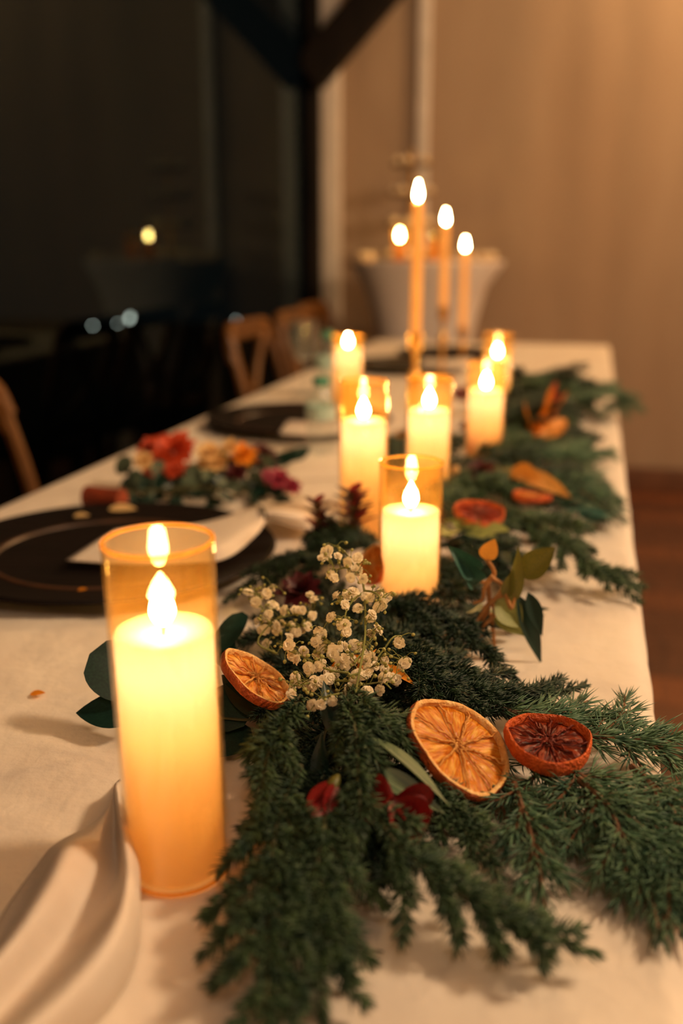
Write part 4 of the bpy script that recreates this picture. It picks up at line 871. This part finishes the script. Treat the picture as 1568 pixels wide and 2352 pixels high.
# ------------------------------------------------------------------ dried citrus slices
def flesh_mat(name, a, b, c):
    m = bpy.data.materials.new(name); m.use_nodes = True; N, L = m.node_tree.nodes, m.node_tree.links; bs = N['Principled BSDF']
    tc_ = N.new('ShaderNodeTexCoord'); mp_ = N.new('ShaderNodeMapping'); mp_.inputs['Scale'].default_value = (70, 420, 300)
    no = N.new('ShaderNodeTexNoise'); no.inputs['Scale'].default_value = 1.0; no.inputs['Detail'].default_value = 5; no.inputs['Distortion'].default_value = 0.6
    cr = N.new('ShaderNodeValToRGB'); e = cr.color_ramp.elements; e[0].position = .3; e[0].color = a; e[1].position = .72; e[1].color = c; x = e.new(.5); x.color = b
    bp = N.new('ShaderNodeBump'); bp.inputs['Strength'].default_value = 0.9; bp.inputs['Distance'].default_value = 0.0022
    L.new(tc_.outputs['Object'], mp_.inputs[0]); L.new(mp_.outputs[0], no.inputs['Vector']); L.new(no.outputs['Fac'], cr.inputs[0]); L.new(cr.outputs[0], bs.inputs['Base Color'])
    L.new(no.outputs['Fac'], bp.inputs['Height']); L.new(bp.outputs[0], bs.inputs['Normal']); bs.inputs['Roughness'].default_value = 0.32
    tr = N.new('ShaderNodeBsdfTranslucent'); L.new(cr.outputs[0], tr.inputs[0]); mx = N.new('ShaderNodeMixShader'); mx.inputs[0].default_value = 0.25
    L.new(bs.outputs[0], mx.inputs[1]); L.new(tr.outputs[0], mx.inputs[2]); L.new(mx.outputs[0], N['Material Output'].inputs[0]); return m
f_or = flesh_mat('orange_flesh', lin(186, 88, 10), lin(230, 138, 26), lin(252, 196, 84))
f_dk = flesh_mat('blood_orange_flesh', lin(52, 14, 12), lin(110, 34, 16), lin(176, 70, 26))
f_rd = flesh_mat('red_citrus_flesh', lin(110, 26, 16), lin(160, 46, 22), lin(190, 76, 34))
m_pith = mat('dried_pith', lin(248, 206, 138), lin(230, 166, 88), 120, 0.6, 0.5, 300)
m_rind = mat('dried_rind', lin(206, 100, 28), lin(170, 72, 18), 140, 0.5, 0.6, 350)
m_rind2 = mat('bright_rind', lin(226, 104, 34), lin(196, 78, 24), 140, 0.5, 0.6, 350)
m_memb = mat('dried_membrane', lin(246, 190, 104), lin(226, 156, 72), 200, 0.5, 0.6, 300, translucent=0.3)
m_membd = mat('dark_membrane', lin(150, 52, 26), lin(110, 36, 20), 200, 0.5, 0.6, 300, translucent=0.2)
def citrus(c, nrm, r, lab, flesh, rind, pith, memb, spin=0.0, nseg=10, thick=0.007, warp=0.06, squash=1.0):
    t = bpy.data.objects.new('dried_orange_slice', None); COL.objects.link(t); t.location = c
    tag(t, lab, 'orange slice', 'dried orange slices of the garland')
    M = nframe(Vector((0, 0, 0)), nrm, spin) @ Matrix.Diagonal((1, squash, 1, 1)); ph = random.uniform(0, 6)
    def sh(a, rr, z):
        k = 1 + 0.025 * math.sin(3 * a + ph) + 0.014 * math.sin(7 * a + ph * 2); w = warp * r * math.sin(2 * a + ph) * (rr / r) ** 2
        return Vector((rr * k * math.cos(a), rr * k * math.sin(a), z + w))
    seg = 72; h = thick / 2
    def ring(prof, name, m, close=True):
        v, f = [], []; n = len(prof)
        for (rr, z) in prof:
            for k in range(seg): v.append(M @ sh(2 * math.pi * k / seg, rr * r * (1 + 0.008 * random.uniform(-1, 1)), z))
        for i in range(n if close else n - 1):
            j = (i + 1) % n
            for k in range(seg): k2 = (k + 1) % seg; f.append((i * seg + k, i * seg + k2, j * seg + k2, j * seg + k))
        me = mesh_py(name, v, f); return put(name, me, m, t, world_verts=False, ang=60)
    ring([(0.975, -h), (1.0, -h * 0.6), (1.012, 0), (1.0, h * 0.75), (0.985, h)], 'rind', rind, False)
    ring([(0.985, h), (0.955, h * 1.12), (0.915, h * 0.9), (0.90, h * 0.1), (0.90, -h * 0.9), (0.975, -h)], 'pith', pith, False)
    # membrane disc and radial walls
    v, f = [], []
    for i in range(7):
        for k in range(seg): v.append(M @ sh(2 * math.pi * k / seg, r * (0.03 + 0.88 * i / 6), -h * 0.15))
    for i in range(6):
        for k in range(seg): k2 = (k + 1) % seg; f.append((i * seg + k, i * seg + k2, (i + 1) * seg + k2, (i + 1) * seg + k))
    put('membrane', mesh_py('membrane', v, f), memb, t, world_verts=False)
    angs = [2 * math.pi * (k + random.uniform(-.16, .16)) / nseg for k in range(nseg)]
    for a in angs:
        pts = [M @ (sh(a + 0.03 * math.sin(i * 1.7 + a), r * (0.10 + 0.81 * i / 8), h * (0.62 + 0.2 * math.sin(i * 2.1 + a * 3)))) for i in range(9)]
        put('membrane_wall', mesh_py('wall', *tube(pts, 0.0009, 0.0007, 5)), memb, t, world_verts=False)
    for k in range(nseg):
        a0, a1 = angs[k], angs[(k + 1) % nseg] + (2 * math.pi if k == nseg - 1 else 0); g = 0.016; v, f = [], []
        ni, nj = 12, 9; so = random.uniform(0, 50); Minv = None; am = (a0 + a1) / 2
        for i in range(ni):
            q = i / (ni - 1); rr = 0.15 + 0.75 * q
            gg = g / max(rr, 0.2)
            for j in range(nj):
                s = j / (nj - 1); edge = min(1, min(s, 1 - s) * 5, q * 6, (1 - q) * 5)
                a = a0 + gg + (a1 - a0 - 2 * gg) * s
                z = -h * 0.1 + h * (0.35 * edge + 0.38 * noise.noise(Vector((rr * 5 + so, s * 5 + so, k))) * edge)
                v.append(M @ sh(a, rr * r, z))
        for i in range(ni - 1):
            for j in range(nj - 1): f.append((i * nj + j, (i + 1) * nj + j, (i + 1) * nj + j + 1, i * nj + j + 1))
        # local frame along the wedge so that the fibres run outwards
        R0 = M.to_3x3() @ Matrix.Rotation(am, 3, 'Z'); R0.normalize() if hasattr(R0, 'normalize') else None
        X = (R0 @ Vector((1, 0, 0))).normalized(); Zz = (R0 @ Vector((0, 0, 1))).normalized(); F = frame(Vector((0, 0, 0)), X, Zz); Fi = F.inverted()
        me = mesh_py('segment', [Fi @ p for p in v], f); me.materials.append(flesh); smooth(me)
        o = bpy.data.objects.new('segment', me); COL.objects.link(o); o.parent = t; o.matrix_local = F
    # pulp strands in the core
    for k in range(7):
        a = random.uniform(0, 6.28); pts = [M @ sh(a + i * 0.5, r * (0.03 + 0.035 * i), h * random.uniform(0.2, 0.8)) for i in range(5)]
        put('core_strand', mesh_py('strand', *tube(pts, 0.0009, 0.0005, 5)), memb, t, world_verts=False)
    return t
citrus(P(1052, 1714, .040), facing(.64, .77, .60, 1052, 1714), 0.0380, 'big golden dried orange slice propped against the spruce', f_or, m_rind, m_pith, m_memb, spin=.4, nseg=9, warp=0.04)
citrus(P(1257, 1704, .036), facing(.10, .99, .56, 1257, 1704), 0.0285, 'small dried orange slice with dark red-brown flesh on the pine', f_dk, m_rind2, m_rind2, m_membd, spin=.2, nseg=9, thick=0.010, warp=0.05)
citrus(P(586, 1558, .050), facing(.62, .78, .40, 586, 1558), 0.029, 'dried orange slice leaning behind the dark round leaves', f_or, m_rind, m_pith, m_memb, spin=1.0, nseg=10, warp=0.03)
citrus(P(1100, 1180, .062), facing(.12, .99, .45, 1100, 1180), 0.0285, 'dried orange slice with dark red centre behind the willow twigs', f_rd, m_rind2, m_rind2, m_membd, spin=.7, nseg=9, thick=0.009, warp=0.05)
citrus(P(858, 1297, .055), facing(-.85, .3, .6, 858, 1297), 0.020, 'dried orange slice standing behind the shorter candle', f_or, m_rind2, m_pith, m_memb, spin=.1, nseg=9)
citrus(P(1222, 1141, .052), facing(.05, 1, .16, 1222, 1141), 0.024, 'dried orange slice seen edge-on below the golden dried leaf', f_or, m_rind2, m_rind2, m_memb, nseg=9)

# ------------------------------------------------------------------ baby's breath
def blossom_mesh(seed):
    r_ = random.Random(seed); v, f = [], []
    for q, (el, L_, n) in enumerate(((8, 1.0, 7), (32, .92, 7), (58, .78, 6), (80, .6, 4))):
        for k in range(n):
            a = 2 * math.pi * k / n + q * .5 + r_.uniform(-.2, .2); e = math.radians(el + r_.uniform(-8, 8)); ll = L_ * r_.uniform(.85, 1.1)
            x = Vector((math.cos(a) * math.cos(e), math.sin(a) * math.cos(e), math.sin(e))); n_ = Vector((-math.cos(a) * math.sin(e), -math.sin(a) * math.sin(e), math.cos(e))); y = n_.cross(x)
            o_ = len(v)
            for (s, w, zz) in ((0.05, .10, 0), (.45, .30, .04), (.80, .40, .02), (1.0, .26, -.08)):
                v += [x * ll * s - y * w + n_ * (zz + .06), x * ll * s + n_ * zz, x * ll * s + y * w + n_ * (zz + .06)]
            for i in range(3):
                for j in range(2): f.append((o_ + i * 3 + j, o_ + i * 3 + j + 1, o_ + (i + 1) * 3 + j + 1, o_ + (i + 1) * 3 + j))
    o_ = len(v); vv_, ff_ = lathe([(.5, .05), (.48, .3), (.3, .52), (.02, .6)], 9); v += [p * r_.uniform(.9, 1.1) for p in vv_]; f += [tuple(i + o_ for i in q) for q in ff_]
    o_ = len(v)
    vv_, ff_ = lathe([(0.02, -.55), (.22, -.42), (.3, -.1), (.2, .15)], 8); v += vv_; f += [tuple(i + o_ for i in q) for q in ff_]
    me = mesh_py('blossom', v, f); me.materials.append(m_bloss); smooth(me); return me
BM = [blossom_mesh(s) for s in range(5)]
budm = mesh_py('bud', *lathe([(0.0003, -1), (.6, -.75), (.9, -.2), (.75, .45), (.3, .95), (0.0003, 1.1)], 10)); budm.materials.append(m_bud); smooth(budm)
ZP = lambda x, y: (480 + x / 2.703, 1220 + y / 2.703)
def breath(label, hubs, bl, Y0, Y1):
    """hubs: stem polylines in crop coordinates; blossoms hang on thin stalks from the nearest stem point"""
    ys = [p[1] for h in hubs for p in h] + [p[1] for p in bl]; lo, hi = max(ys), min(ys)
    def D(x, y): px, py = ZP(x, y); return Q(px, py, Y0 + (Y1 - Y0) * (lo - y) / (lo - hi) + random.uniform(-.010, .010))
    root = D(*hubs[0][0]); t = thing('baby_breath_spray', root, label, 'flower', 'sprays of baby breath'); allp = []
    for h in hubs:
        pts = curve([D(*p) for p in h], 14); allp += pts
        put('stem', mesh_py('stem', *tube(pts, 0.0009, 0.0005, 5)), m_bstem, t)
    extra = [(x + random.uniform(-42, 42), y + random.uniform(-34, 34)) for (x, y) in bl[::2]]
    for (x, y) in list(bl) + extra:
        p = D(x, y); q = min(allp, key=lambda s: (s - p).length + 0.3 * max(0, s.z - p.z)); mid = q.lerp(p, .55) + Vector((random.uniform(-.003, .003), random.uniform(-.003, .003), .003))
        stalk = curve([q, mid, p], 8); put('stalk', mesh_py('stalk', *tube(stalk, 0.00045, 0.0003, 4)), m_bstem, t)
        d = (p - mid).normalized(); nrm = (d * .5 + Vector((random.uniform(-.5, .5), -.55 + random.uniform(-.3, .3), .65))).normalized(); r = random.uniform(.0036, .0050)
        put_at('blossom', random.choice(BM), nframe(p, nrm, random.uniform(0, 6)) @ Matrix.Scale(r, 4), t)
        for _ in range(random.choice((1, 2, 2, 3))):
            s = mid + Vector((random.uniform(-.010, .010), random.uniform(-.008, .008), random.uniform(-.010, .006)))
            put('stalk', mesh_py('stalk', *tube(curve([q.lerp(mid, .6), s.lerp(mid, .4) + Vector((0, 0, .002)), s], 5), 0.0003, 0.00025, 4)), m_bstem, t)
            put_at('bud', budm, nframe(s, (s - mid).normalized() + Vector((0, 0, .01))) @ Matrix.Scale(random.uniform(.0011, .0017), 4), t)
breath('tall spray of baby breath reaching up beside the shorter candle', [[(900, 1050), (960, 720), (970, 560), (960, 350), (920, 250), (850, 140), (800, 90)], [(960, 380), (900, 420), (850, 500), (840, 600)], [(965, 370), (1020, 380), (1060, 420), (1010, 520)], [(930, 260), (860, 230), (780, 240)]],
       [(742, 120), (797, 158), (862, 192), (922, 168), (905, 238), (757, 268), (880, 290), (960, 297), (735, 160), (795, 405), (853, 400), (895, 380), (835, 468), (925, 482), (1005, 412), (1065, 385), (1085, 435), (1050, 472), (1005, 540), (760, 535), (825, 578), (850, 625), (1085, 450), (775, 290)], .60, .745)
breath('low spray of baby breath leaning towards the dried slice behind dark leaves', [[(420, 760), (300, 690), (400, 560), (520, 520), (640, 500)], [(400, 560), (330, 480), (300, 400), (390, 350)], [(420, 540), (460, 580), (560, 600)]],
       [(253, 385), (295, 455), (322, 408), (395, 362), (410, 468), (472, 492), (530, 488), (578, 490), (650, 430), (640, 525), (355, 540), (300, 560), (450, 578), (508, 588), (610, 595), (420, 610), (350, 610), (548, 628), (495, 660), (355, 705), (290, 440), (370, 515)], .715, .775)
breath('dense spray of baby breath at the middle of the garland', [[(900, 1120), (880, 980), (850, 830), (780, 740), (700, 640)], [(860, 880), (740, 860), (600, 790), (490, 740)], [(870, 900), (980, 860), (1080, 740), (1140, 660), (1190, 650)], [(1080, 740), (1140, 780), (1200, 800)], [(870, 930), (700, 930), (540, 960)], [(880, 1000), (760, 1020), (640, 1070)], [(880, 960), (980, 950), (1080, 940), (1130, 980)], [(900, 820), (960, 740), (1020, 640)]],
       [(685, 625), (690, 640), (490, 730), (585, 748), (552, 798), (665, 690), (690, 715), (672, 768), (770, 740), (815, 710), (800, 735), (700, 815), (640, 840), (820, 815), (885, 800), (902, 710), (945, 720), (1000, 640), (1045, 610), (1180, 690), (1215, 815), (1200, 830), (1015, 785), (1085, 800), (1030, 840), (1088, 855), (990, 890), (930, 890), (895, 925), (1080, 915), (1160, 922), (1065, 985), (985, 995), (865, 972), (745, 915), (700, 935), (650, 925), (645, 965), (535, 910), (522, 970), (515, 1020), (635, 1080), (690, 1075), (765, 1058), (750, 880), (770, 765), (680, 840), (840, 790), (960, 800)], .595, .690)

# ------------------------------------------------------------------ bouquet behind the first plate
bq = thing('bouquet', P(430, 1150, .002), 'small bouquet with an orange bloom and grey eucalyptus lying behind the big plate', 'bouquet')
YB = P(430, 1150).y
def sub_bloom(name, px, py, dY, r, m, rows, per, nrm, core=None):
    c = Q(px, py, YB + dY); o = bpy.data.objects.new(name, None); COL.objects.link(o); o.parent = bq; o.location = Vector((0, 0, 0)); o.empty_display_size = .01
    bloom(o, c, nrm, r, m, rows, per, core=core)
sub_bloom('dahlia_bloom', 398, 1040, .05, 0.036, m_dahlia, 4, 12, Vector((-.1, -.7, .8)))
sub_bloom('dahlia_bloom', 352, 1030, .07, 0.024, m_dahlia, 3, 9, Vector((-.4, -.5, 1)))
for px, py, r in ((480, 1042, .020), (500, 1066, .018), (470, 1068, .015), (528, 1030, .016)): sub_bloom('cream_bloom', px, py, .03, r, m_cream, 3, 8, Vector((random.uniform(-.4, .4), -.7, .8)))
sub_bloom('amber_bloom', 556, 1048, .03, .022, m_yellow, 3, 9, Vector((.2, -.7, .8)))
sub_bloom('wine_bloom', 598, 1050, .05, .026, m_wine, 3, 8, Vector((.4, -.5, 1)))
sub_bloom('wine_bloom', 540, 1088, .01, .018, m_wine, 3, 8, Vector((.1, -.8, .6)))
for px, py, r in ((640, 1102, .018), (668, 1118, .016), (618, 1098, .014)): sub_bloom('magenta_bloom', px, py, .0, r, m_pink, 3, 8, Vector((.4, -.7, .6)))
for px, py, r in ((330, 1060, .016), (345, 1080, .014), (395, 1082, .014), (430, 1080, .013)): sub_bloom('buff_bloom', px, py, .02, r, m_cream if r > .015 else m_dahlia, 3, 8, Vector((random.uniform(-.5, .2), -.8, .6)))
for k in range(62):
    s = k / 61; px = 285 + 345 * s + random.uniform(-14, 14); py = 1100 + random.uniform(-8, 42)
    a_ = Q(px, py, YB + random.uniform(-.005, .03)); a_.z = max(a_.z, T + .006); b_ = a_ + Vector((random.uniform(-.022, .022), random.uniform(-.02, .0), random.uniform(-.012, .026))); b_.z = max(b_.z, T + .004)
    leaf(bq, a_, b_, random.uniform(.017, .026), Vector((random.uniform(-.5, .5), -1, .6)), 'round', m_leafg if k % 3 else m_leafd)
for k in range(56):
    px = 305 + 350 * ((k * 0.618) % 1); py = 1068 + 70 * ((k * 0.377) % 1); a_ = Q(px, py, YB + .035); a_.z = max(a_.z, T + .006)
    b_ = a_ + Vector((random.uniform(-.03, .03), random.uniform(-.012, .012), random.uniform(-.01, .026))); b_.z = max(b_.z, T + .004)
    leaf(bq, a_, b_, random.uniform(.022, .032), Vector((random.uniform(-.5, .5), -1, .7)), 'round', (m_leafg, m_leafd, m_leafd)[k % 3])
for k in range(14):
    px = 240 + 30 * k; a_ = P(px, 1150, .006); b_ = a_ + Vector((random.uniform(-.03, .03), -.02, random.uniform(-.002, .02))); leaf(bq, a_, b_, .02, Vector((0, -.6, 1)), 'oval', m_leafd)
for k in range(6):
    a_ = P(600 + 14 * k, 1075 - 4 * k, .02); leaf(bq, a_, a_ + Vector((.03, random.uniform(-.01, .02), .02)), .022, Vector((0, -1, .6)), 'oval', m_leafd)
put('handle_wrap', mesh_py('wrap', *lathe([(0.0005, 0), (0.015, 0), (0.014, 0.03), (0.015, 0.055), (0.0005, 0.056)], 24, P(200, 1140, .022), V * .9 - U * .1)), mat('rust_ribbon', lin(150, 62, 30), lin(120, 48, 24), 60, .6), bq)
put('stems', mesh_py('stems', *join(*[tube(curve([P(230 + k * 2, 1135, .018 + .004 * (k % 3)), P(300, 1130, .02), P(420 + 20 * k, 1120, .025)], 8), .002) for k in range(6)])), m_twig, bq)

# ------------------------------------------------------------------ small bits
for px, py, h, s, m, lab in [(185, 1187, .020, .010, m_cream, 'small pale petal fallen on the rim of the big plate'), (278, 1172, .018, .018, m_cream, 'longer pale petal fallen near the bouquet'),
                             (188, 1357, .016, .005, m_yellow, 'tiny orange petal crumb on the big plate'), (84, 1597, .002, .0062, m_yellow, 'tiny orange petal crumb on the creased cloth')]:
    p = P(px, py, h); t = thing('fallen_petal', p, lab, 'petal')
    leaf(t, p - V * s, p + V * s + U * s * .5 + Z * .002, s * 1.1, Z - U * .3, 'oval', m, 'petal')
p0, p1 = P(818, 2196, .003), P(880, 2186, .003)
tag(put('fallen_needle', mesh_py('needle', *tube(curve([p0, p0.lerp(p1, .5) + Z * .002, p1], 6), .0009, .0005, 5)), m_spruce2), 'single dark needle lying on the bare cloth', 'needle')
